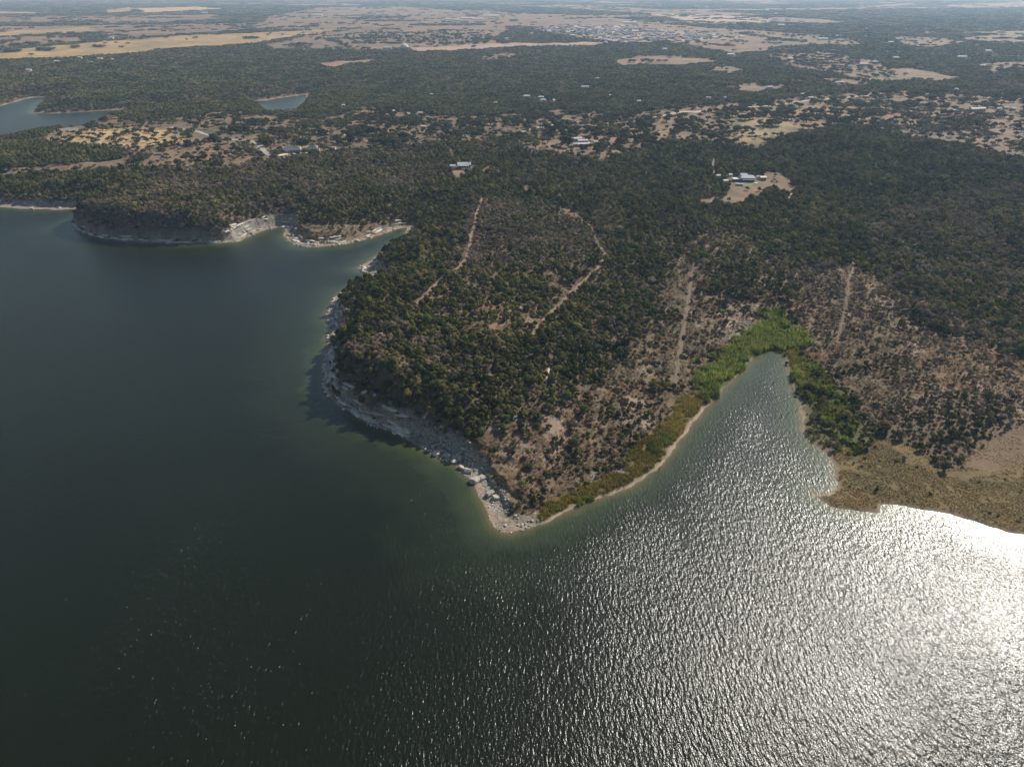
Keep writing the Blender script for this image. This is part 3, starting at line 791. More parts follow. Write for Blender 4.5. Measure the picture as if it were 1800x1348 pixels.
def trunk_of(seed, h, r, spread, nb=4, crownz=.6):
    g = np.random.default_rng(seed + 900)
    parts = [(tube([(0, 0, -.6), (0.1 * g.normal(), .1 * g.normal(), h * .35), (.2 * g.normal(), .2 * g.normal(), h * .8)], [r * 1.3, r, r * .35], 6), 0)]
    for k in range(nb):
        q = 2 * math.pi * (k + g.random() * .6) / nb
        e = np.array([math.cos(q) * spread, math.sin(q) * spread, h * (crownz + .25 * g.random())])
        parts.append((tube([(0, 0, h * .25), e * (.5, .5, .75), e], [r * .6, r * .4, r * .12], 4), 0))
    return merge(parts)[:2]

def tree_kind(kind, seed):
    """crown and trunk of one tree, about 1 crown = 5 m"""
    g = np.random.default_rng(seed)
    if kind == 'juniper':
        n = g.integers(5, 8); L = [(0, 0, 3.4, 1.5, 1.9)]
        for k in range(n):
            q = 2 * math.pi * (k + g.random() * .7) / n; r = 1.15 + .6 * g.random()
            L.append((math.cos(q) * r, math.sin(q) * r, 1.6 + 1.7 * g.random(), .95 + .45 * g.random(), 1.0 + .5 * g.random()))
        return crown(seed, L, 150, .40, .82), trunk_of(seed, 4.0, .17, 1.2)
    if kind == 'bare':
        n = g.integers(5, 8); L = [(0, 0, 3.6, 1.3, 1.3)]
        for k in range(n):
            q = 2 * math.pi * (k + g.random() * .7) / n; r = 1.2 + .7 * g.random()
            L.append((math.cos(q) * r, math.sin(q) * r, 2.4 + 1.2 * g.random(), .9 + .5 * g.random(), .8 + .4 * g.random()))
        return crown(seed, L, 210, .36, .5, 1.5), trunk_of(seed, 4.2, .15, 1.9, 7, .65)
    if kind == 'oak':
        n = g.integers(6, 10); L = [(0, 0, 3.6, 1.6, 1.3)]
        for k in range(n):
            q = 2 * math.pi * (k + g.random() * .7) / n; r = 1.5 + .9 * g.random()
            L.append((math.cos(q) * r, math.sin(q) * r, 2.5 + 1.1 * g.random(), 1.0 + .5 * g.random(), .85 + .35 * g.random()))
        return crown(seed, L, 170, .42, .8), trunk_of(seed, 3.6, .22, 1.9, 5, .7)
    if kind == 'broadleaf':
        n = g.integers(4, 7); L = [(0, 0, 3.9, 1.5, 1.6)]
        for k in range(n):
            q = 2 * math.pi * (k + g.random() * .7) / n; r = 1.0 + .6 * g.random()
            L.append((math.cos(q) * r, math.sin(q) * r, 2.4 + 1.3 * g.random(), 1.0 + .4 * g.random(), 1.0 + .4 * g.random()))
        return crown(seed, L, 170, .38, .75), trunk_of(seed, 4.2, .16, 1.3)
    n = g.integers(3, 6); L = [(0, 0, 1.1, 1.1, .9)]
    for k in range(n):
        q = 2 * math.pi * (k + g.random() * .7) / n; r = .7 + .7 * g.random()
        L.append((math.cos(q) * r, math.sin(q) * r, .6 + .6 * g.random(), .6 + .4 * g.random(), .6 + .4 * g.random()))
    return crown(seed, L, 120, .30, .7), trunk_of(seed, 1.2, .08, .7, 4)

KINDS = ['juniper', 'bare', 'oak', 'broadleaf', 'bush']
NVAR = 6
CROWN_ME, TRUNK_ME, PROTO_COL = {}, {}, {}
def proto_collection(name, meshes):
    c = bpy.data.collections.new(name)
    for i, me in enumerate(meshes):
        c.objects.link(bpy.data.objects.new('%s_pattern_%02d' % (name, i), me))
    return c
for kd in KINDS:
    cs, ts, js = [], [], []
    for v in range(NVAR):
        cr, tr = tree_kind(kd, 100 + 37 * v + 7 * KINDS.index(kd))
        cs.append(mesh_from(kd + '_crown', *cr, MAT[kd])); ts.append(mesh_from(kd + '_trunk', *tr, MAT['bark']))
        V, F, M = merge([(cr, 0), (tr, 1)])
        js.append(mesh_from(kd + '_plant', V, F, [MAT[kd], MAT['bark']], M))
    CROWN_ME[kd], TRUNK_ME[kd] = cs, ts
    PROTO_COL[kd] = proto_collection(kd, js)

def far_clump(seed, kd):
    """a patch of far wood, a dozen crowns on a unit footprint, unit height"""
    g = np.random.default_rng(seed); parts = []
    for k in range(11):
        x, y = (g.random(2) - .5) * .95
        r = .12 + .06 * g.random(); z = .5 + .2 * g.random()
        cr = crown(seed * 50 + k, [(x, y, z, r, .34 + .12 * g.random()), (x + .08 * g.normal(), y + .08 * g.normal(), z - .12, r * .8, .3)], 14, .075, .95)
        parts.append((cr, 0))
    V, F, M = merge(parts)
    V = np.array(V)
    return mesh_from('far_wood_patch', V, F, MAT[kd])
PROTO_COL['far'] = proto_collection('far_wood', [far_clump(5, 'juniper'), far_clump(6, 'juniper'), far_clump(7, 'juniper'), far_clump(8, 'oak'), far_clump(9, 'oak'), far_clump(10, 'bare')])

def tuft(seed, n, h, w, lean):
    g = np.random.default_rng(seed); V, F = [], []
    for k in range(n):
        x, y = g.normal(size=2) * w * .45; q = g.random() * 6.283; hh = h * (.6 + .6 * g.random())
        bx, by = math.cos(q) * w * .14, math.sin(q) * w * .14
        lx, ly = g.normal(size=2) * lean * hh
        b = len(V)
        V += [(x - bx, y - by, -.15), (x + bx, y + by, -.15), (x + bx * .7 + lx * .5, y + by * .7 + ly * .5, hh * .65), (x + lx, y + ly, hh)]
        F.append((b, b + 1, b + 2, b + 3))
    return V, F
PROTO_COL['reed'] = proto_collection('reed', [mesh_from('reed_tuft', *tuft(300 + i, 16, 2.3, 1.0, .22), MAT['reed']) for i in range(4)])
PROTO_COL['sedge'] = proto_collection('sedge', [mesh_from('sedge_tuft', *tuft(320 + i, 14, 1.5, 1.0, .3), MAT['sedge']) for i in range(4)])
PROTO_COL['dry'] = proto_collection('dry_grass', [mesh_from('dry_grass_tuft', *tuft(340 + i, 12, .6, 1.0, .7), MAT['dry']) for i in range(4)])
PROTO_COL['shore_grass'] = proto_collection('shore_grass', [mesh_from('shore_grass_tuft', *tuft(360 + i, 12, .42, 1.2, .9), MAT['shore_grass']) for i in range(4)])

# boulders: angular limestone blocks
def boulder_mesh(seed):
    g = np.random.default_rng(seed)
    V = np.array([(x, y, z) for x in (-1, 0, 1) for y in (-1, 0, 1) for z in (-1, 0, 1) if (x, y, z) != (0, 0, 0)], float)
    V = V * (1 - .16 * (np.abs(V).sum(1) - 1))[:, None]
    for _ in range(5):
        n = unit(1, g)[0]; k = .62 + .25 * g.random()
        s = V @ n
        V = V - np.clip(s - k, 0, None)[:, None] * n
    V += g.normal(size=V.shape) * .06
    V *= np.array([1, .7 + .3 * g.random(), .5 + .3 * g.random()])
    keys = [(x, y, z) for x in (-1, 0, 1) for y in (-1, 0, 1) for z in (-1, 0, 1) if (x, y, z) != (0, 0, 0)]
    idx = {k: i for i, k in enumerate(keys)}; F = []
    for ax in range(3):
        for sg in (-1, 1):
            for a0 in (-1, 0):
                for b0 in (-1, 0):
                    q = []
                    for da, db in ((0, 0), (1, 0), (1, 1), (0, 1)):
                        p = [0, 0, 0]; p[ax] = sg; p[(ax + 1) % 3] = a0 + da; p[(ax + 2) % 3] = b0 + db
                        q.append(idx[tuple(p)])
                    F.append(tuple(q if sg > 0 else q[::-1]))
    return V, F
BOULDER = [mesh_from('limestone_boulder', *boulder_mesh(500 + i), MAT['limestone']) for i in range(8)]
PROTO_COL['rubble'] = proto_collection('rubble', BOULDER[:5])

def scatter_group(kd):
    ng = bpy.data.node_groups.new('scatter_' + kd, 'GeometryNodeTree')
    ng.interface.new_socket('Geometry', in_out='INPUT', socket_type='NodeSocketGeometry')
    ng.interface.new_socket('Geometry', in_out='OUTPUT', socket_type='NodeSocketGeometry')
    gi_ = ng.nodes.new('NodeGroupInput'); go_ = ng.nodes.new('NodeGroupOutput')
    ip = ng.nodes.new('GeometryNodeInstanceOnPoints'); ip.inputs['Pick Instance'].default_value = True
    ci = ng.nodes.new('GeometryNodeCollectionInfo')
    ci.inputs['Collection'].default_value = PROTO_COL[kd]
    ci.inputs['Separate Children'].default_value = True; ci.inputs['Reset Children'].default_value = True
    ng.links.new(gi_.outputs[0], ip.inputs['Points']); ng.links.new(ci.outputs[0], ip.inputs['Instance'])
    for nm, typ, sock in (('pick', 'INT', 'Instance Index'), ('turn', 'FLOAT_VECTOR', 'Rotation'), ('size', 'FLOAT_VECTOR', 'Scale')):
        na = ng.nodes.new('GeometryNodeInputNamedAttribute'); na.data_type = typ
        na.inputs['Name'].default_value = nm
        ng.links.new(na.outputs[0], ip.inputs[sock])
    ng.links.new(ip.outputs[0], go_.inputs[0])
    return ng

def scatter(name, kd, P, size, turn, pick, label):
    me = bpy.data.meshes.new(name)
    n = len(P)
    me.vertices.add(n); me.vertices.foreach_set('co', np.asarray(P, np.float32).ravel())
    a = me.attributes.new('pick', 'INT', 'POINT'); a.data.foreach_set('value', np.asarray(pick, np.int32))
    a = me.attributes.new('turn', 'FLOAT_VECTOR', 'POINT'); a.data.foreach_set('vector', np.asarray(turn, np.float32).ravel())
    a = me.attributes.new('size', 'FLOAT_VECTOR', 'POINT'); a.data.foreach_set('vector', np.asarray(size, np.float32).ravel())
    o = put(name, me)
    md = o.modifiers.new('scatter', 'NODES'); md.node_group = scatter_group(kd)
    return tag(o, label, None, None, 'stuff')

# ------------------------------------------------------------------ buildings first note their plots, so that no tree stands in them
def jgrid(x0, x1, y0, y1, s):
    X, Y = np.meshgrid(np.arange(x0, x1, s), np.arange(y0, y1, s * .87))
    X = X + (np.arange(X.shape[0]) % 2)[:, None] * s * .5
    X = X.ravel() + (rng.random(X.size) - .5) * s * .85; Y = Y.ravel() + (rng.random(Y.size) - .5) * s * .85
    return X, Y

PLOTS = []          # x, y, radius
def plot(px, py, rad):
    x, y, z = drop(px, py); PLOTS.append((x[0], y[0], rad)); return float(x[0]), float(y[0]), float(z[0])
def box(x0, x1, y0, y1, z0, z1):
    V = [(x0, y0, z0), (x1, y0, z0), (x1, y1, z0), (x0, y1, z0), (x0, y0, z1), (x1, y0, z1), (x1, y1, z1), (x0, y1, z1)]
    return V, [(0, 3, 2, 1), (4, 5, 6, 7), (0, 1, 5, 4), (1, 2, 6, 5), (2, 3, 7, 6), (3, 0, 4, 7)]

def gable_wall(w, d, h, rh, ox=0, oy=0):
    a, b = w / 2, d / 2
    V = [(-a, -b, -2), (a, -b, -2), (a, b, -2), (-a, b, -2), (-a, -b, h), (a, -b, h), (a, b, h), (-a, b, h), (-a, 0, h + rh), (a, 0, h + rh)]
    V = [(x + ox, y + oy, z) for x, y, z in V]
    return V, [(0, 1, 5, 4), (2, 3, 7, 6), (1, 2, 6, 9, 5), (3, 0, 4, 8, 7), (4, 5, 9, 8), (6, 7, 8, 9), (0, 3, 2, 1)]

def gable_roof(w, d, h, rh, ov=.6, th=.25, ox=0, oy=0, hip=0.0):
    a, b = w / 2 + ov, d / 2 + ov; k = rh / (d / 2); e = h - ov * k + .06; t = h + rh + .06; q = a - hip
    V = []
    for dz in (0, th):
        V += [(-a, -b, e + dz), (a, -b, e + dz), (a, b, e + dz), (-a, b, e + dz), (-q, 0, t + dz), (q, 0, t + dz)]
    V = [(x + ox, y + oy, z) for x, y, z in V]
    F = [(6, 7, 11, 10), (8, 9, 10, 11), (0, 4, 5, 1), (2, 5, 4, 3), (0, 1, 7, 6), (2, 3, 9, 8)]
    F += [(7, 8, 11), (9, 6, 10), (1, 5, 2), (3, 4, 0), (1, 2, 8, 7), (3, 0, 6, 9)]
    return V, F

def part(name, geo, mat, parent):
    return put(name, mesh_from(name, geo[0], geo[1], MAT[mat]), parent)

def openings(e, xs, y, z0, z1, w, mat='glass', name='window', frame=True):
    for x in xs:
        o = part(name, box(x - w / 2, x + w / 2, y - .08, y + .05, z0, z1), mat, e)
        if frame:
            part('sill', box(x - w / 2 - .1, x + w / 2 + .1, y - .22, y - .081, z0 - .14, z0 - .02), 'concrete', o)

def site(name, px, py, label, cat, rot=0.0, rad=14, group=None, lift=0.0):
    x, y, z = plot(px, py, rad)
    e = put(name, None, None, (x, y, z + lift), (0, 0, math.radians(rot)))
    tag(e, label, cat, group)
    return e, math.sqrt(x * x + y * y + (z - CAM_H) ** 2) / FPX      # metres per photograph pixel

# the long white-roofed house at the top of the wooded headland
e, mpp = site('house', 816, 294, 'long white metal roofed house on the hilltop above the headland tracks', 'house', 4, 20)
part('wall', gable_wall(17, 8, 4.2, 2.2), 'dark_wall', e); part('roof', gable_roof(17, 8, 4.2, 2.2, .9), 'white_metal', e)  # the shade on the main wall is put into its dark colour
part('porch_roof', box(-8, 6.5, -7.6, -4.6, 3.1, 3.35), 'white_metal', e)
for xx in (-7.4, -3.9, -.4, 3.1, 6.2):
    part('porch_post', box(xx - .12, xx + .12, -7.4, -7.16, -1, 3.1), 'white_wall', e)
openings(e, (-6, -3.5, -1, 4.2), -4.02, 1.0, 2.7, 1.4); openings(e, (1.6,), -4.02, 0, 2.4, 1.1, 'door', 'door', False)
part('terrace_wall', box(-3, 10, -12.2, -11.7, -1.5, 1.0), 'white_wall', e)
part('wing', gable_wall(7, 5, 2.8, 1.2, -15.5, -2), 'cream_wall', e); part('wing_roof', gable_roof(7, 5, 2.8, 1.2, .5, .2, -15.5, -2), 'white_metal', e)
part('chimney', box(7.2, 8.1, -.5, .5, 4.5, 8.0), 'tan_wall', e)

# the lakeside house on its clearing
e, mpp = site('house', 1309, 319, 'modern grey roofed house with green lawn on the forest clearing', 'house', -3, 24)
part('wall', gable_wall(17, 11, 5.2, 2.2, 3, 2), 'dark_wall', e); part('roof', gable_roof(17, 11, 5.2, 2.2, 1.3, .3, 3, 2, 4.0), 'grey_metal', e)
part('upper_roof', gable_roof(8, 5, 7.4, 1.2, .6, .25, -1, 6), 'white_metal', e); part('upper_wall', gable_wall(8, 5, 7.4, 1.2, -1, 6), 'cream_wall', e)
part('wing', box(-15, -5.6, -3.5, 4.5, -1, 3.3), 'dark_wall', e); part('wing_roof', box(-15.8, -5.0, -4.3, 5.3, 3.31, 3.65), 'white_metal', e)
part('porch_roof', box(-4.6, 10.5, -7.2, -3.6, 3.4, 3.7), 'grey_metal', e)
for xx in (-4, .6, 5.2, 10):
    part('porch_post', box(xx - .15, xx + .15, -7, -6.7, -1, 3.4), 'white_wall', e)
openings(e, (-3, 0, 3, 6, 9), -3.52, .3, 3.0, 2.2); openings(e, (-13, -10.5, -8), -3.52, .6, 2.6, 1.7)
part('terrace', box(-4, 14, -11.5, -7.4, -1.2, .25), 'concrete', e); part('pool', box(3, 12, -10.4, -8.4, .1, .29), 'water_pool', e)
xl, yl, zl = drop(np.array([1290, 1325, 1338, 1336, 1318, 1294.]), np.array([321, 321, 314, 320, 328, 327.]))
lawn_p = np.stack([xl, yl], 1)
LX, LY = np.meshgrid(np.linspace(lawn_p[:, 0].min(), lawn_p[:, 0].max(), 26), np.linspace(lawn_p[:, 1].min(), lawn_p[:, 1].max(), 26))
LZ = ground_h(LX.ravel(), LY.ravel()).reshape(LX.shape) + .3
mid = inside(lawn_p, ((LX[:-1, :-1] + LX[1:, 1:]) / 2).ravel(), ((LY[:-1, :-1] + LY[1:, 1:]) / 2).ravel()).reshape(LX[:-1, :-1].shape)
tag(put('lawn', fast_grid('lawn', LX, LY, LZ, MAT['lawn'], mid)), 'small mown green lawn around the lakeside house', None, None, 'structure')
e, mpp = site('shed', 1300, 326, 'low cream shed on the lawn in front of the lakeside house', 'shed', -4, 9)
part('wall', gable_wall(8, 3.2, 2.0, .7), 'cream_wall', e); part('roof', gable_roof(8, 3.2, 2.0, .7, .35, .15), 'white_metal', e); openings(e, (-2, 1.5), -1.62, .6, 1.5, 1.0, frame=False)
e, mpp = site('garage', 1340, 316, 'tan walled garage at the right end of the lakeside house', 'garage', 10, 12)
part('wall', gable_wall(8, 6, 3.4, 1.0), 'tan_wall', e); part('roof', gable_roof(8, 6, 3.4, 1.0, .5, .2), 'cream_wall', e); openings(e, (-1.8, 1.8), -3.02, 0, 2.4, 2.8, 'dark_wall', 'garage_door', False)
for px, py, w, lab in [(1262, 311.5, 5.5, 'small white roofed hut under trees, leftmost beside the lakeside house'), (1274.5, 320.5, 6, 'small white roofed hut below the leftmost hut by lakeside house'), (1283, 310, 4.5, 'small cream pyramid roofed hut behind the lakeside house'), (1331, 313.5, 3.5, 'tiny white pump house between lakeside house and garage')]:
    e, mpp = site('hut', px, py, lab, 'hut', 15, 6)
    part('wall', gable_wall(w, w * .8, 2.4, 1), 'cream_wall', e); part('roof', gable_roof(w, w * .8, 2.4, 1, .5, .15), 'white_metal', e); openings(e, (0,), -w * .4 - .02, 0, 1.9, .9, 'door', 'door', False)

# farm with three white roofs
for px, py, w, dp, lab in [(1013, 247.5, 15, 7, 'white roofed barn, rearmost of the farm group with parallel roofs'), (1024, 251, 15, 6, 'white roofed barn, middle one of the farm group'), (1026, 257, 19, 8, 'widest white roofed farm building, front one of the group'), (1011, 257.5, 6, 5, 'small white shed left of the front farm building'), (1047, 253.5, 6, 5, 'small white shed right of the farm group')]:
    e, mpp = site('barn', px, py, lab, 'barn', 8, w * .75)
    part('wall', gable_wall(w, dp, 3.6, 1.5), 'tan_wall', e); part('roof', gable_roof(w, dp, 3.6, 1.5, .6, .2), 'white_metal', e)
    openings(e, (-w * .28, w * .28), -dp / 2 - .02, 1.0, 2.4, 1.2, frame=False); openings(e, (0,), -dp / 2 - .02, 0, 2.9, 2.0, 'dark_wall', 'door', False)

# two grey-roofed houses by the curving road
for px, py, w, dp, lab in [(514, 267, 27, 15, 'large grey hip roofed house beside the end of the curving road'), (550, 265, 15, 12, 'smaller grey hip roofed house right of the large one')]:
    e, mpp = site('house', px, py, lab, 'house', 4, w * .62)
    part('wall', gable_wall(w, dp, 4.0, 4.2), 'tan_wall', e)
    rf = part('roof', gable_roof(w, dp, 4.0, 4.2, 1.0, .3, 0, 0, 5.0), 'shingle', e)
    part('chimney', box(w * .2, w * .2 + 1.2, -.6, .6, 7.0, 9.6), 'tan_wall', rf)
    openings(e, [w * q for q in (-.36, -.18, .18, .36)], -dp / 2 - .02, 1.0, 2.7, 1.6); openings(e, (0,), -dp / 2 - .02, 0, 2.5, 1.4, 'door', 'door', False)
    part('garage_wing', gable_wall(w * .35, dp * .5, 3.2, 2.2, -w * .33, -dp * .55), 'tan_wall', e); part('garage_roof', gable_roof(w * .35, dp * .5, 3.2, 2.2, .6, .25, -w * .33, -dp * .55), 'shingle', e)
for px, py, w, lab in [(537, 263, 7, 'tan shed standing between the two grey roofed houses'), (559, 266, 5, 'yellowish shed right of the smaller grey roofed house'), (587, 263, 6, 'pale round-backed hut at the wood edge right of grey houses')]:
    e, mpp = site('shed', px, py, lab, 'shed', -5, 7)
    part('wall', gable_wall(w, w * .8, 3.2, 1.4), 'cream_wall', e); part('roof', gable_roof(w, w * .8, 3.2, 1.4, .4, .2), 'tan_wall', e); openings(e, (0,), -w * .4 - .02, 0, 2.2, 1.4, 'door', 'door', False)
dx, dy, dz = drop(np.array([484, 500, 520, 540, 556, 566.]), np.array([275, 271.5, 270.5, 269.5, 269.5, 268.]))
DRIVE = np.stack([dx, dy], 1)
strip('driveway', DRIVE, 6, MAT['concrete'], 'white concrete driveway serving the two grey roofed houses', .35, .1)
TRK.append(('driveway', DRIVE, 7, 'concrete', ''))
# the white pavilion
e, mpp = site('pavilion', 613, 243, 'white pavilion house with open arched front among oaks', 'pavilion', 0, 12)
part('wall', box(-5.5, 5.5, 0, 4.5, -1, 4.4), 'white_wall', e); part('roof', gable_roof(12, 8, 4.4, 1.3, .5, .25, 0, 1), 'white_metal', e)
for xx in (-5, -1.7, 1.7, 5):
    part('column', box(xx - .55, xx + .55, -2.8, -1.8, -1, 4.35), 'white_wall', e)
openings(e, (-3.3, 0, 3.3), -.02, 0, 3.0, 1.8, frame=False)

# single farm buildings, houses and halls of the middle distance: px, py, width in px, height m, look, rotation, label
FARM = [
 (604, 188, 6, 3.5, 'w', 5, 'white house at the edge of the wood right of the blue pond'), (692, 199, 3.5, 4, 'w', 30, 'tiny white shed among oaks right of the pond clearing'),
 (739, 201, 9, 3, 'w', 0, 'low white roof among oaks, right of the tan roofed one'), (717, 203, 9, 3, 't', 0, 'tan roofed house among oaks in the middle distance'),
 (744, 225, 8, 3, 't', -5, 'tan roofed house above the hilltop house'), (871, 183, 7, 3, 'g', 0, 'grey roofed house alone in the middle wood'),
 (851, 208, 6, 3, 'g', 10, 'small grey house at the oak savanna edge'), (926, 171, 12, 3, 'w', 3, 'white roofed building left of the bright pair in the wood'),
 (951, 173.5, 10, 3.5, 'w', 3, 'white roofed house, rear one of the bright pair in the wood'), (955, 178.5, 10, 3.5, 'w', 3, 'white roofed house, front one of the bright pair in the wood'),
 (973, 180, 3.5, 4, 'w', 45, 'tiny white hut right of the bright pair in the wood'), (1028, 155, 15, 3.5, 'w', 2, 'white roofed house alone in the dark wood above the farm'),
 (1073, 170, 5, 3, 't', 0, 'small tan roof in the wood above the farm'), (1123, 180, 7, 3, 't', 5, 'small tan house beside the oak savanna track'),
 (1050, 140, 6, 3, 't', 0, 'small tan roof in the dark wood, higher one'), (1245, 175, 9, 4, 'w', -20, 'bright white house in the wood above the country road'),
 (1274, 174.5, 3.5, 4, 'w', 0, 'tiny white hut right of the bright white house'), (1411, 171, 10, 6, 't', 15, 'bright ochre walled barn by the long country road'),
 (1424, 175, 9, 4, 'g', 10, 'grey roofed shed in front of the ochre barn'), (1353, 156, 11, 4, 'w', -4, 'white roofed house on the mauve round field'),
 (1470, 148, 6, 3.5, 'w', 0, 'white house, left of a pair by the thin tan field'), (1477, 147, 9, 3.5, 'w', 0, 'white house, right of a pair by the thin tan field'),
 (1711, 196, 13, 5, 't', 4, 'ochre long barn, left one at the right savanna edge'), (1724, 195.5, 12, 5, 't', 4, 'ochre long barn, right one at the right savanna edge'),
 (1754, 194.5, 7, 4, 'w', 0, 'white roof, first right of the ochre barns'), (1767, 192.5, 8, 4, 'w', 0, 'white roof, second right of the ochre barns'),
 (1780, 194.5, 7, 4, 't', 0, 'tan roof, third right of the ochre barns'), (1675, 197, 6, 3.5, 'w', 0, 'small white shed left of the ochre barns'),
 (1726, 118.5, 9, 5, 'w', 0, 'white barn at the edge of the right hand far field'), (1690, 103, 16, 6, 'w', 3, 'large white farmhouse in the wood above the right far field'),
 (1389, 106, 9, 5, 'w', 0, 'white house in the wooded hamlet left of the far field'), (1494, 119, 7, 5, 'w', 0, 'white roof, middle of three above the round far field'),
 (1479, 117.5, 7, 5, 'g', 0, 'grey roof, left of three above the round far field'), (1517, 115.5, 14, 5, 't', 0, 'ochre barn, right of three above the round far field'),
 (1537, 111.5, 9, 5, 'w', 0, 'white roof behind the ochre barn of the hamlet'), (1574, 104, 10, 5, 'g', 0, 'grey roofed house right of the far hamlet'),
 (1455, 103, 9, 5, 'g', 0, 'grey roofed house in the wooded hamlet'), (1435, 96, 9, 5, 't', 0, 'tan roofed house in the wooded hamlet'),
 (1284, 98.5, 13, 6, 'w', 0, 'long white barn right of the far tan field'), (1168, 89, 9, 6, 'w', 10, 'white farmhouse behind the far tan field'),
 (935, 61.5, 6, 7, 'w', 0, 'white barn at the left corner of the suburb'), (1107, 42, 27, 8, 'w', 2, 'very long white hall behind the suburb'),
 (1290, 44, 7, 8, 'w', 0, 'bright white hall on the plain right of the suburb'), (1203, 49, 6, 8, 'w', 0, 'white barn behind the right end of the suburb'),
 (1446, 71, 18, 7, 'w', 5, 'long white barn on the tan plain at right'), (1471, 65.5, 5, 7, 'w', 0, 'small white barn behind the long white one'),
 (1489, 72.5, 5, 7, 'w', 0, 'small white barn right of the long white one'), (1521, 66.5, 4, 8, 'w', 0, 'white speck of a house in the dark far wood'),
 (1565, 77, 9, 7, 'w', 0, 'white barn left of the small far pasture'), (1522, 53.5, 4, 9, 'w', 0, 'white house far up in the hazy right woods'),
 (1372, 46.5, 12, 8, 'w', 0, 'white farm above the long white barn'), (1735, 93, 10, 7, 'w', 0, 'white roofed barn in far right wood'),
 (1628, 28.5, 4, 12, 'w', 0, 'lone white house in the hazy far right woods'), (1364, 27, 6, 12, 'w', 0, 'white hall in haze above the far farm'),
 (1386, 18.5, 9, 12, 'w', 0, 'white hall in haze, higher one above the far farm'), (1242, 15.5, 6, 14, 'w', 0, 'bright white hall in the haze, centre right'),
 (1311, 7, 5, 16, 'w', 0, 'white hall nearest the hazy horizon'), (1162, 13, 4, 14, 'w', 0, 'small white hall in central haze'),
 (1347, 20.5, 7, 12, 'w', 0, 'white hall in haze left of the pair'), (196, 69, 7, 7, 'w', 0, 'white barn on the upper edge of the golden field'),
 (176, 105, 8, 4, 'w', 0, 'white house below the golden field, right one'), (101, 110, 8, 4, 't', 0, 'tan house below the golden field, middle one'),
 (51, 125, 8, 4, 'w', 0, 'white house by the pale road, left one'), (141, 103, 6, 4, 'w', 0, 'small white roof in trees below the golden field'),
 (360, 25, 9, 10, 'w', 0, 'white hall in the far left haze'), (420, 47, 5, 9, 'w', 0, 'white barn, left of a far pair'), (430, 47, 5, 9, 'w', 0, 'white barn, right of a far pair'),
 (864, 30, 32, 9, 'w', 0, 'longest bright white warehouse on the far plain'), (681, 87, 16, 6, 'g', 0, 'long grey hangar beside the domed hall'),
 (891, 71, 8, 7, 'w', 0, 'white barn on the plain right of the far wood'), (535, 90, 4, 5, 'w', 0, 'tiny white house at the far wood edge'), (586, 88, 5, 5, 't', 0, 'small tan house at the far wood edge'),
 (557, 28, 20, 8, 'w', 0, 'long pale hall in the far left centre'), (795, 35, 26, 6, 'w', 2, 'white storage row, left one below the long warehouse'), (822, 33.5, 26, 6, 'w', 2, 'white storage row, middle one below the long warehouse'),
 (840, 34.5, 22, 6, 'w', 2, 'white storage row, right one below the long warehouse'), (805, 38, 18, 6, 'g', 2, 'grey storage row in front of the white rows'),
 (1005, 219, 4, 3, 'w', 0, 'small pale shed beside the pale country road'), (758, 167, 11, 1.5, 't', 0, 'tan flat roofed barn in the wood right of the pond')]
for px, py, wpx, h, look, rot, lab in FARM:
    x, y, z = plot(px, py, 3)
    D = math.sqrt(x * x + y * y + (z - CAM_H) ** 2); w = wpx * .8 * D / FPX; dp = min(max(w * .55, 5), 60) * (1 if wpx < 14 else .6)
    PLOTS[-1] = (x, y, w * .62 + 3 + D * .002)
    e = put('farm_building', None, None, (x, y, z), (0, 0, math.radians(rot))); tag(e, lab, 'farm building', 'scattered buildings of the plain')
    wm, rm = {'w': ('white_wall', 'white_metal'), 'g': ('tan_wall', 'grey_metal'), 't': ('tan_wall', 'cream_wall')}[look]
    part('wall', gable_wall(w, dp, h, h * .4), wm, e); part('roof', gable_roof(w, dp, h, h * .4, .6, .25), rm, e)
    if D < 2200 and wpx > 5:
        openings(e, (-w * .3, w * .3), -dp / 2 - .03, 1.0, min(h - .4, 2.6), w * .12, frame=False); openings(e, (0,), -dp / 2 - .03, 0, min(h - .3, 2.6), 1.6, 'door', 'door', False)

def dome(px, py, wpx, lab, cat, name):
    x, y, z = plot(px, py, 20); D = math.sqrt(x * x + y * y + (z - CAM_H) ** 2); w = wpx * D / FPX
    PLOTS[-1] = (x, y, w * .8 + 4)
    V, F = [], []
    for k in range(6):
        q = k / 5 * math.pi / 2
        for j in range(14):
            t = j / 14 * 6.2832; V.append((w / 2 * math.cos(q) * math.cos(t), w / 2 * math.cos(q) * math.sin(t), w * .12 + w * .38 * math.sin(q)))
    for k in range(5):
        for j in range(14):
            F.append((k * 14 + j, k * 14 + (j + 1) % 14, k * 14 + 14 + (j + 1) % 14, k * 14 + 14 + j))
    V2, F2 = [], []
    for zz in (-2, w * .13):
        for j in range(14):
            t = j / 14 * 6.2832; V2.append((w * .47 * math.cos(t), w * .47 * math.sin(t), zz))
    F2 = [(j, (j + 1) % 14, 14 + (j + 1) % 14, 14 + j) for j in range(14)]
    e = put(name, None, None, (x, y, z)); tag(e, lab, cat)
    part('wall', (V2, F2), 'white_wall', e); part('dome_roof', (V, F), 'white_metal', e)
dome(1680, 160, 7.5, 'round white domed tank in the wood at far right', 'tank', 'domed_tank')
dome(1064, 77, 7, 'white peaked dome in front of the suburb', 'dome', 'domed_hall')
dome(711, 85, 13, 'large pale domed hall beside the grey hangar', 'dome', 'domed_hall')

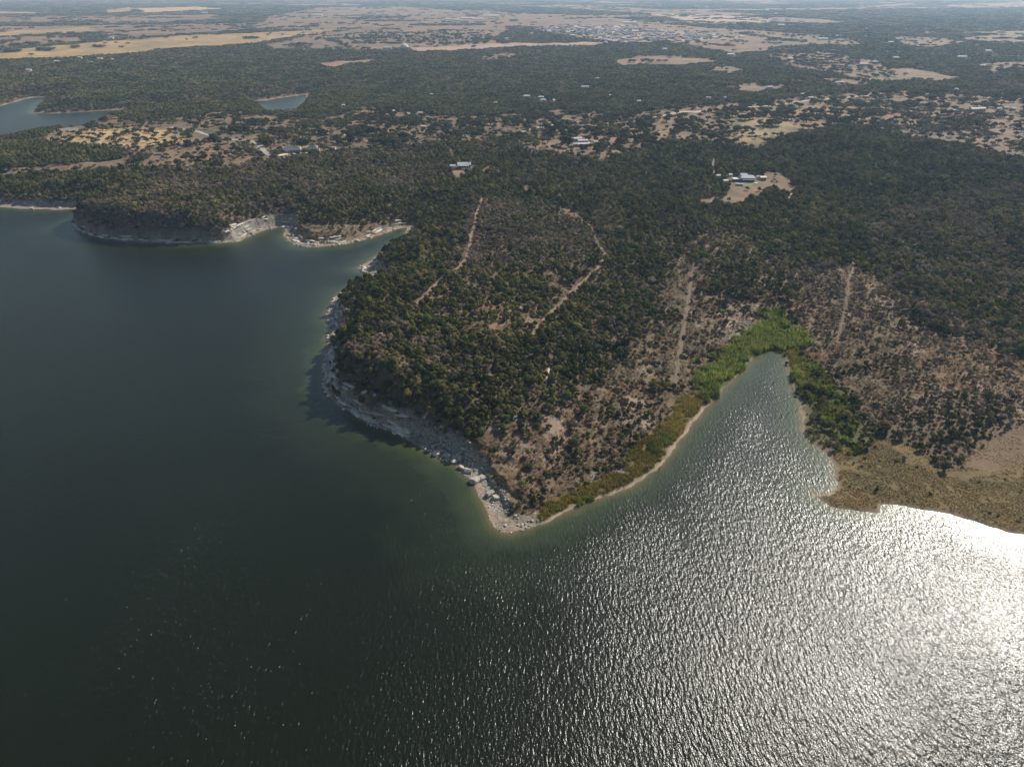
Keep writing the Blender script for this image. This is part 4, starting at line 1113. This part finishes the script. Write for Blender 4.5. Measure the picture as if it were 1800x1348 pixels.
# the far suburb: small houses in rows
SUBP = wpoly(SUBURB)
HM = []
for i, (wm, rm) in enumerate([('tan_wall', 'shingle'), ('cream_wall', 'grey_metal'), ('white_wall', 'shingle'), ('cream_wall', 'shingle')]):
    V, F, M = merge([(gable_wall(17 + 2 * i, 13, 3.6, 2.8), 0), (gable_roof(17 + 2 * i, 13, 3.6, 2.8, .7, .3, 0, 0, 4), 1)])
    HM.append(mesh_from('suburban_house', V, F, [MAT[wm], MAT[rm]], M))
hx, hy = jgrid(SUBP[:, 0].min(), SUBP[:, 0].max(), SUBP[:, 1].min(), SUBP[:, 1].max(), 62)
m = inside(SUBP, hx, hy); hx, hy = hx[m], hy[m]
o_ = rng.permutation(len(hx))[:290]; hx, hy = hx[o_], hy[o_]; hz = ground_h(hx, hy)
for i in range(len(hx)):
    o = put('suburban_house', HM[i % 4], None, (hx[i], hy[i], hz[i]), (0, 0, .3 + math.pi / 2 * float(rng.integers(2))), (1.25, 1.25, 1.3))
    tag(o, 'tiny hip roofed house of the far suburb on the plain', 'house', 'houses of the far suburb')

# ------------------------------------------------------------------ where the plants stand
def plot_clear(x, y):
    ok = np.ones(x.shape, bool)
    for (a, b, r) in PLOTS:
        rr_ = math.hypot(a, b)
        # radius around the plot and a little of the open ground on its lake side
        ok &= (np.hypot(x - a, y - b) > r)
        ok &= (np.hypot(x - a * (1 - r * .9 / rr_), y - b * (1 - r * .9 / rr_)) > r * .75)
    return ok

def choose(x, y, spacing):
    d, prm = shore_info(x, y)
    hc_, bw_, bb_, tv_ = prm.T
    idx = classify(x, y)
    r = np.hypot(x, y)
    cover = np.where(idx >= 0, COVER[np.maximum(idx, 0)], np.where(idx == -2, .05, np.where(r > 1000, .9, 1.0)))
    size = np.where(idx >= 0, SIZE[np.maximum(idx, 0)], 1.0)
    mix = np.where((idx >= 0)[:, None], MIX[np.maximum(idx, 0)], DEFAULT_MIX)
    mix[idx == -2] = (0, 0, 1, 0, 0)
    n = np.clip((fbm(x, y, np.where(size > 1.3, 30, 12), 81) - .5) * 1.9 + .5, 0, 1)
    n2 = np.clip((fbm(x, y, 60, 83) - .5) * 1.7 + .5, 0, 1)
    nn = .75 * n + .25 * n2
    ind = np.where(size > 1.3, .33, .3)
    soft = ind * cover + (1 - ind) * sstep((nn - (1 - cover)) / .45 + .5)
    p = np.where(cover >= .99, np.where(n > .15, 1.0, .6), np.where(cover < .12, np.where(r > 1500, cover * (.2 + 5 * sstep((fbm(x, y, 90, 84) - .56) / .12)), cover), soft))
    p = p / np.maximum(1, (size * .9) ** 2)
    rnd = rng.random(len(x))
    keep = (rnd < p) & (d > tv_ + 5 * (rng.random(len(x)) - .3))
    keep &= (track_dist(x, y) > .5)
    keep &= plot_clear(x, y)
    # kinds come in drifts
    drift = np.clip((fbm(x, y, 38, 85) - .5) * 1.6 + .5, 0, 1)
    rk = np.clip(.55 * rng.random(len(x)) + .45 * drift, 0, .999)
    rk = np.clip((rk - .12) / .76, 0, .999)
    cm = np.cumsum(mix[:, [0, 4, 2, 3, 1]], 1)
    kk = (rk[:, None] > cm).sum(1)
    kind = np.array([0, 4, 2, 3, 1])[np.minimum(kk, 4)]
    # brushy fringe where the bluff meets the beach
    fringe = (d < tv_ + 6) & (bb_ > 1) & (rng.random(len(x)) < .75)
    kind = np.where(fringe, np.where(rng.random(len(x)) < .6, 4, 1), kind)
    z = height_from(x, y, d, prm)
    return keep, kind, size, z, d

PLANTS = []      # x, y, z, kind, scale
x, y = jgrid(-1000, 1050, 230, 1320, 3.35)
az = np.degrees(np.arctan2(x, y)); r = np.hypot(x, y)
m = (np.abs(az) < 47) & (r < 1300) & (r > 250)
x, y = x[m], y[m]
keep, kind, size, z, d = choose(x, y, 3.9)
sc = size * (.36 + .56 * rng.random(len(x)) ** 1.5 + .85 * rng.random(len(x)) ** 8)
PLANTS.append(np.stack([x, y, z, kind, sc, sc], 1)[keep])
# further off the grid widens with distance
xs, ys, ss = [], [], []
r = 1300.0
while r < 4300:
    s = r * .0036; n = int(math.radians(84) * r / s)
    t = np.radians(-42) + (np.arange(n) + rng.random(n)) / n * math.radians(84)
    q = r + (rng.random(n) - .5) * s
    xs.append(q * np.sin(t)); ys.append(q * np.cos(t)); ss.append(np.full(n, s)); r += s * .9
x, y, ss = np.concatenate(xs), np.concatenate(ys), np.concatenate(ss)
keep, kind, size, z, d = choose(x, y, ss)
sc = size * (.75 + .5 * rng.random(len(x))) * np.clip(ss / 4.6, 1, 2.2)
PLANTS.append(np.stack([x, y, z, kind, sc, np.minimum(sc, size * 1.05)], 1)[keep & (rng.random(len(x)) < .93)])
PL = np.vstack(PLANTS)

# ------------------------------------------------------------------ the largest in view of each kind are trees of their own
LANDMARKS = [
 (690, 640, 'in the wood above the shaded limestone bluff'), (620, 560, 'at the western edge of the wooded headland'),
 (760, 600, 'in the wood below the end of the left dirt track'), (700, 470, 'above the small rocky spit of the narrow inlet'),
 (770, 440, 'between the narrow inlet and the left dirt track'), (880, 430, 'in the grey thicket between the two dirt tracks'),
 (880, 540, 'in the broken scrub between the two dirt tracks'), (860, 680, 'in the dense wood behind the point'),
 (980, 640, 'beside the short white chalk path'), (1040, 570, 'in the dark wood right of the right dirt track'),
 (1110, 480, 'in the long dark wood between track and scrub'), (930, 790, 'on the brown slope above the point'),
 (900, 860, 'in the scrub at the very tip of the point'), (1000, 850, 'above the yellow sedge of the point'),
 (1080, 740, 'on the scrub slope left of the cove'), (1150, 660, 'on the brown slope below the faint track'),
 (1200, 560, 'beside the wide faint track left of the cove'), (1290, 500, 'in the thicket up the valley from the cove'),
 (1400, 600, 'behind the green head of the cove'), (1450, 700, 'on the right bank of the cove'),
 (1500, 560, 'beside the straight brown track'), (1620, 680, 'on the grey scrub slope right of the cove'),
 (1680, 770, 'in the dark grove above the dry grassland'), (1560, 850, 'on the grassland of the right shore'),
 (1750, 600, 'on the limestone-scarred slope at the right edge'), (300, 380, 'on the shaded cliff of the long left headland'),
 (450, 340, 'on top of the long left headland'), (600, 380, 'above the rocky beach across the narrow inlet'),
 (100, 330, 'in the wood at the left edge of the lake'), (250, 250, 'scattered over the open parkland'),
 (450, 230, 'beside the curving pale road'), (640, 235, 'among the oaks behind the white pavilion house'),
 (980, 240, 'around the white roofed farm buildings'), (1200, 230, 'in the oak savanna of the middle distance'),
 (1330, 345, 'on the clearing below the lakeside house'), (1500, 300, 'in the wide dark forest at right'),
 (1650, 220, 'in the mauve savanna at the right edge')]
LMP = np.array([(a, b) for a, b, c in LANDMARKS], float)
LOOK = {'juniper': ('juniper_tree', 'dark green rounded juniper', 'juniper tree'), 'bare': ('bare_tree', 'grey leafless deciduous tree', 'bare tree'),
        'oak': ('oak_tree', 'dark spreading live oak', 'oak tree'), 'broadleaf': ('broadleaf_tree', 'yellow-green broadleaf tree', 'broadleaf tree'),
        'bush': ('bush', 'low olive-brown bush', 'bush')}
ppx, ppy, pdep = project(PL[:, 0], PL[:, 1], PL[:, 2] + 2)
inframe = (ppx > 5) & (ppx < 1795) & (ppy > 5) & (ppy < 1340)
single = np.zeros(len(PL), bool)
for k, kd in enumerate(KINDS):
    i = np.where((PL[:, 3] == k) & inframe)[0]
    order = i[np.argsort(-PL[i, 4] / pdep[i])][:300]
    single[order] = True
    nm, look, cat = LOOK[kd]
    for j in order:
        var = int(rng.integers(NVAR)); s = PL[j, 4]
        rot = (0, 0, float(rng.random() * 6.28)); sc3 = (s, s, PL[j, 5] * (.85 + .3 * float(rng.random())))
        q = int(np.argmin((LMP[:, 0] - ppx[j]) ** 2 + 2.5 * (LMP[:, 1] - ppy[j]) ** 2))
        lab = look + ' ' + LANDMARKS[q][2]; grp = (cat + ('es ' if cat == 'bush' else 's ')) + LANDMARKS[q][2]
        e = put(nm, None, None, (PL[j, 0], PL[j, 1], PL[j, 2]), rot, sc3)
        tag(e, lab, cat, grp)
        put('trunk', TRUNK_ME[kd][var], e); put('crown', CROWN_ME[kd][var], e)
WOOD_NAME = {'juniper': ('juniper_woodland', 'dense dark juniper woodland covering the headlands and plain'),
             'bare': ('bare_woodland', 'grey leafless woodland mixed through the junipers'),
             'oak': ('oak_woodland', 'far live oak woodland dotted over the tan savanna'),
             'broadleaf': ('broadleaf_woodland', 'yellow-green broadleaf crowns scattered through the forest'),
             'bush': ('scrub_vegetation', 'low olive-brown scrub on the slopes around the cove')}
for k, kd in enumerate(KINDS):
    i = np.where((PL[:, 3] == k) & ~single)[0]
    n = len(i); s = PL[i, 4]
    sz = np.stack([s * (.9 + .2 * rng.random(n)), s * (.9 + .2 * rng.random(n)), PL[i, 5] * (.85 + .3 * rng.random(n))], 1)
    tn = np.stack([rng.normal(size=n) * .04, rng.normal(size=n) * .04, rng.random(n) * 6.28], 1)
    scatter(WOOD_NAME[kd][0], kd, PL[i, :3], sz, tn, rng.integers(0, NVAR, n), WOOD_NAME[kd][1])

# far woods: patches of crowns, wider with distance
xs, ys, ss = [], [], []
r = 4300.0
while r < 34000:
    s = r * .0072; n = int(math.radians(78) * r / s)
    t = np.radians(-39) + (np.arange(n) + rng.random(n)) / n * math.radians(78)
    q = r + (rng.random(n) - .5) * s
    xs.append(q * np.sin(t)); ys.append(q * np.cos(t)); ss.append(np.full(n, s)); r += s * .8
x, y, ss = np.concatenate(xs), np.concatenate(ys), np.concatenate(ss)
idx = classify(x, y)
cover = np.where(idx >= 0, COVER[np.maximum(idx, 0)], np.where(idx == -2, .06, .93))
nn = np.clip((fbm(x, y, 420, 91) - .5) * 1.8 + .5, 0, 1)
keep = np.where(cover > .9, rng.random(len(x)) < .55 + .5 * nn, rng.random(len(x)) < cover * (.25 + 6 * sstep((fbm(x, y, 260, 92) - .56) / .12))) & plot_clear(x, y)
x, y, ss, idx = x[keep], y[keep], ss[keep], idx[keep]
z = ground_h(x, y); n = len(x)
sxy = ss * (.8 + .6 * rng.random(n)); sxy = np.where(idx == -1, sxy, sxy * .7)
scatter('distant_woodland', 'far', np.stack([x, y, z - .4], 1), np.stack([sxy, sxy, 6.5 * (.7 + .5 * rng.random(n))], 1),
        np.stack([np.zeros(n), np.zeros(n), rng.random(n) * 6.28], 1), rng.integers(0, 6, n), 'hazy distant woodland spread across the plain to the horizon')

# reeds, sedge and grass
def fill(name, kd, pts_mask, s, label, x0, x1, y0, y1, lo=.6, hi=1.3):
    x, y = jgrid(x0, x1, y0, y1, s)
    d, prm = shore_info(x, y)
    m = pts_mask(x, y, d, prm)
    x, y = x[m], y[m]; z = height_from(x, y, d[m], prm[m]); n = len(x)
    s_ = lo + (hi - lo) * rng.random(n)
    scatter(name, kd, np.stack([x, y, z], 1), np.stack([s_, s_, s_ * (.7 + .6 * rng.random(n))], 1),
            np.stack([np.zeros(n), np.zeros(n), rng.random(n) * 6.28], 1), rng.integers(0, 4, n), label)
def box_of(*polys):
    p = np.vstack(polys); return p[:, 0].min() - 5, p[:, 0].max() + 5, p[:, 1].min() - 5, p[:, 1].max() + 5
def wobin(poly, x, y, a=8):
    return inside(poly, x + (fbm(x, y, 9, 95) - .5) * a * 2, y + (fbm(x, y, 9, 96) - .5) * a * 2)
fill('reeds', 'reed', lambda x, y, d, p: ((wobin(GR[0], x, y, 15) & (fbm(x, y, 7, 89) > .30) & (rng.random(len(x)) < .9)) | (wobin(GR[1], x, y) & (fbm(x, y, 8, 97) > .42))) & (d > -1.0), 1.3, 'bright green reeds filling the head of the cove', *box_of(GR[0], GR[1]), .7, 1.9)
bank_r = wpoly([(1388, 625), (1440, 640), (1475, 690), (1500, 745), (1530, 800), (1505, 805), (1440, 775), (1412, 745), (1408, 700), (1392, 668)])
fill('bank_reeds', 'reed', lambda x, y, d, p: wobin(bank_r, x, y, 9) & (fbm(x, y, 9, 87) > .47) & (d > 1.0), 1.35, 'patches of fresh green growth along the right bank of the cove', *box_of(bank_r), .5, 1.4)
fill('sedge', 'sedge', lambda x, y, d, p: ((wobin(GR[2], x, y) & (fbm(x, y, 10, 98) > .33)) | (wobin(GR[1], x, y) & (fbm(x, y, 8, 97) < .47))) & (d > 2.5), .95, 'yellow-olive sedge along the shore of the point', *box_of(GR[1], GR[2]))
gpatch = wpoly([(1015, 893), (1020, 878), (1045, 874), (1048, 880)]); gpatch2 = wpoly([(1140, 790), (1165, 762), (1185, 770), (1160, 800)])
fill('green_reeds', 'reed', lambda x, y, d, p: (wobin(gpatch, x, y, 2) | wobin(gpatch2, x, y, 3)) & (d > .3), .9, 'two small bright green reed clumps on the shore of the point', *box_of(gpatch, gpatch2))
BROWNS = [k for k, q in enumerate(REG) if q[3] == BROWN]
def drymask(x, y, d, p):
    i = classify(x, y)
    return np.isin(i, BROWNS) & (d > p[:, 3]) & (fbm(x, y, 7, 99) > .38) & (track_dist(x, y) > .3)
fill('dry_grass', 'dry', drymask, 1.7, 'brown dry grass tufts between the scrub bushes', -60, 420, 255, 760)
BAREK = [k for k, q in enumerate(REG) if q[3] in (BARE, BARE2)]
fill('thin_grass', 'shore_grass', lambda x, y, d, p: np.isin(classify(x, y), BAREK) & (fbm(x, y, 9, 88) > .44), 1.5, 'thin dry grass over the bare ground at the right edge', 200, 480, 235, 600, .3, .8)
GRASSY = [k for k, q in enumerate(REG) if q[3] == OLIVE]
fill('shore_grass', 'shore_grass', lambda x, y, d, p: np.isin(classify(x, y), GRASSY) & (d > 2.0) & (fbm(x, y, 6, 94) > .33), 1.0, 'olive-brown grass covering the right shore', 120, 480, 235, 560, .35, .95)

# ------------------------------------------------------------------ limestone boulders and rubble along the bluffs
def along(groups, n, g):
    pts = []
    P = np.vstack([np.array([flat(*q) for q in SHORE[k][1]]) for k in groups])
    seg = np.hypot(*np.diff(P, axis=0).T); L = np.concatenate([[0], np.cumsum(seg)])
    s = g.random(n) * L[-1]
    x = np.interp(s, L, P[:, 0]); y = np.interp(s, L, P[:, 1])
    return x, y
g = np.random.default_rng(77)
ROCKY = [([7], 60, 'on the sunlit rocky shore at the western end of the headland', 2.4), ([8], 130, 'at the shaded foot of the limestone bluff', 2.4),
         ([8, 9], 25, 'below the bluff where the shore turns to the point', 2.6), ([10], 34, 'beside the sandy tip of the point', 2.3),
         ([5], 22, 'on the small rocky spit of the narrow inlet', 2.6), ([3], 60, 'on the rocky beach across the narrow inlet', 2.8),
         ([2], 34, 'in the pale bay right of the long left headland', 3.0), ([0], 18, 'on the far beach at the left edge of the lake', 3.2)]
for grp, n, where, smax in ROCKY:
    x, y = along(grp, n * 6, g)
    off = g.random(len(x)) * 14 - 1.5; ang = g.random(len(x)) * 6.28
    x = x + np.cos(ang) * off; y = y + np.sin(ang) * off
    d, prm = shore_info(x, y)
    ok = np.where((d > -.9) & (d < prm[:, 2] + 7))[0][:n]
    z = height_from(x, y, d, prm)
    for i in ok:
        s = .7 + (smax - .7) * g.random() ** 2.0
        o = put('boulder', BOULDER[int(g.integers(8))], None, (x[i], y[i], max(z[i], -.2) + s * .15), (g.normal() * .25, g.normal() * .25, g.random() * 6.28), (s, s, s))
        tag(o, 'angular pale limestone boulder ' + where, 'boulder', 'limestone boulders ' + where)
# bedded ledges: long slabs that follow the bluffs
LEDGES = [([8], 70, 'in the shaded bluff of the wooded headland'), ([9], 26, 'in the bluff face towards the point'), ([7], 22, 'above the rocky western shore'),
          ([1], 60, 'in the shaded cliff of the long left headland'), ([2], 20, 'around the pale bay'), ([3], 26, 'along the beach across the narrow inlet'), ([0], 14, 'above the far left beach')]
for grp, n, where in LEDGES:
    P = np.vstack([np.array([flat(*q) for q in SHORE[k][1]]) for k in grp])
    seg = np.hypot(*np.diff(P, axis=0).T); L = np.concatenate([[0], np.cumsum(seg)])
    for i in range(n):
        s0 = g.random() * L[-1]; k = min(int(np.searchsorted(L, s0, 'right')) - 1, len(seg) - 1)
        tx, ty = (P[k + 1] - P[k]) / seg[k]; nx, ny = ty, -tx
        bx_, by_ = P[k] + (s0 - L[k]) * np.array([tx, ty])
        bet = SHORE[grp[0]][0]
        off = bet[2] * .4 + g.random() * (bet[3] + 1.5)
        cand = [(bx_ + nx * off, by_ + ny * off), (bx_ - nx * off, by_ - ny * off)]
        dd = shore_info([c[0] for c in cand], [c[1] for c in cand])[0]
        c = cand[int(np.argmax(dd))]
        if dd.max() < 1: continue
        z = float(ground_h(*c)[0]); ln = 3 + 5 * g.random()
        o = put('rock_ledge', BOULDER[int(g.integers(8))], None, (c[0], c[1], z + .1), (g.normal() * .05, g.normal() * .05, math.atan2(ty, tx) + g.normal() * .12), (ln, 1.5 + 1.3 * g.random(), .9 + .9 * g.random()))
        tag(o, 'long bedded limestone ledge ' + where, 'rock ledge', 'limestone ledges ' + where)
BIG = [((823, 829), 3.0, 'large pale limestone boulder standing nearest the bend of the bluff shore'), ((812, 823), 2.4, 'squarish limestone boulder half in shadow by the water'),
       ((797, 812), 2.3, 'pale flat boulder at the water below the bluff shadow'), ((836, 845), 3.8, 'biggest blue-grey limestone block on the point'),
       ((846, 842), 2.6, 'white limestone block behind the biggest block'), ((861, 868), 3.0, 'bright white split boulder beside the point scrub'),
       ((872, 876), 2.2, 'small white boulder at the lower edge of point scrub'), ((806, 806), 2.0, 'lone pale boulder on the shaded rock slope'),
       ((768, 798), 2.6, 'flat boulder edge lit by sun at the water')]
for (p, s, lab) in BIG:
    x, y, z = drop(*p)
    o = put('boulder', BOULDER[int(g.integers(8))], None, (x[0], y[0], z[0] + s * .2), (g.normal() * .2, g.normal() * .2, g.random() * 6.28), (s, s * .9, s))
    tag(o, lab, 'boulder', 'large boulders of the point')
x, y = jgrid(-620, 60, 250, 860, 1.7)
d, prm = shore_info(x, y)
m = (d > -.4) & (d < prm[:, 3] + 3) & (prm[:, 1] < 78) & (prm[:, 2] > 3.2) & (fbm(x, y, 8, 93) > .42) & (np.hypot(x, y) > 250)
x, y = x[m], y[m]; z = height_from(x, y, d[m], prm[m]); n = len(x)
s_ = .22 + .75 * rng.random(n) ** 2.2
scatter('rubble', 'rubble', np.stack([x, y, z], 1), np.stack([s_, s_, s_], 1), rng.random((n, 3)) * (.6, .6, 6.28), rng.integers(0, 5, n), 'pale limestone rubble strewn along the beaches and bluffs')

# ------------------------------------------------------------------ drowned dead trees in the cove
def snag(px, py, h, lean, seed, label):
    g = np.random.default_rng(seed)
    x, y = flat(px, py)
    e = put('dead_tree', None, None, (float(x), float(y), -.5)); tag(e, label, 'dead tree', 'drowned dead trees in the cove')
    top = np.array([math.sin(lean) * h, .2 * h * g.normal(), math.cos(lean) * h])
    put('trunk', mesh_from('dead_trunk', *tube([(0, 0, -1.5), top * .5 + g.normal(size=3) * .15, top], [.22, .16, .05], 6), MAT['deadwood']), e)
    for k in range(int(g.integers(2, 4))):
        a = top * (.4 + .18 * k); b = a + np.array([g.normal() * .9, g.normal() * .9, .7 + .6 * g.random()])
        put('branch', mesh_from('dead_branch', *tube([a, (a + b) / 2 + g.normal(size=3) * .1, b], [.09, .06, .02], 5), MAT['deadwood']), e)
snag(1437, 842, 5.5, .45, 1, 'tallest leaning dead tree in the small bight beside the sandy shore')
snag(1356, 676, 4.0, .5, 2, 'dead tree leaning in mid cove below the green reeds')
snag(1376, 734, 3.4, -.3, 3, 'forked dead tree in mid cove, left of a close pair')
snag(1383, 729, 3.8, .4, 4, 'dead tree in mid cove, right of a close pair')
snag(1399, 722, 3.4, .25, 5, 'thin dead tree close to the right bank of the cove')
snag(1157, 828, 4.0, .2, 6, 'thin dead tree standing just off the left shore of the cove')
snag(1132, 867, 3.2, .35, 7, 'short dead stub off the gravel strip of the point')
snag(1351, 618, 3.0, -.4, 8, 'dead tree at the very head of the cove')

# ------------------------------------------------------------------ haze: the air over the lake and the plain
hz_me = mesh_from('haze', *box(-60000, 60000, -20000, 60000, -9, 262), MAT['bark'])
hz_me.materials.clear()
hm, hnt, hout = new_mat('haze_air')
pv = hnt.nodes.new('ShaderNodeVolumePrincipled')
pv.inputs['Color'].default_value = (.50, .72, 1.0, 1)
pv.inputs['Density'].default_value = 6.3e-5
pv.inputs['Absorption Color'].default_value = (1, 1, 1, 1)
pv.inputs['Anisotropy'].default_value = .2
hnt.links.new(pv.outputs[0], hout.inputs['Volume'])
hz_me.materials.append(hm)
tag(put('haze', hz_me), 'pale blue haze over the plain', None, None, 'stuff')
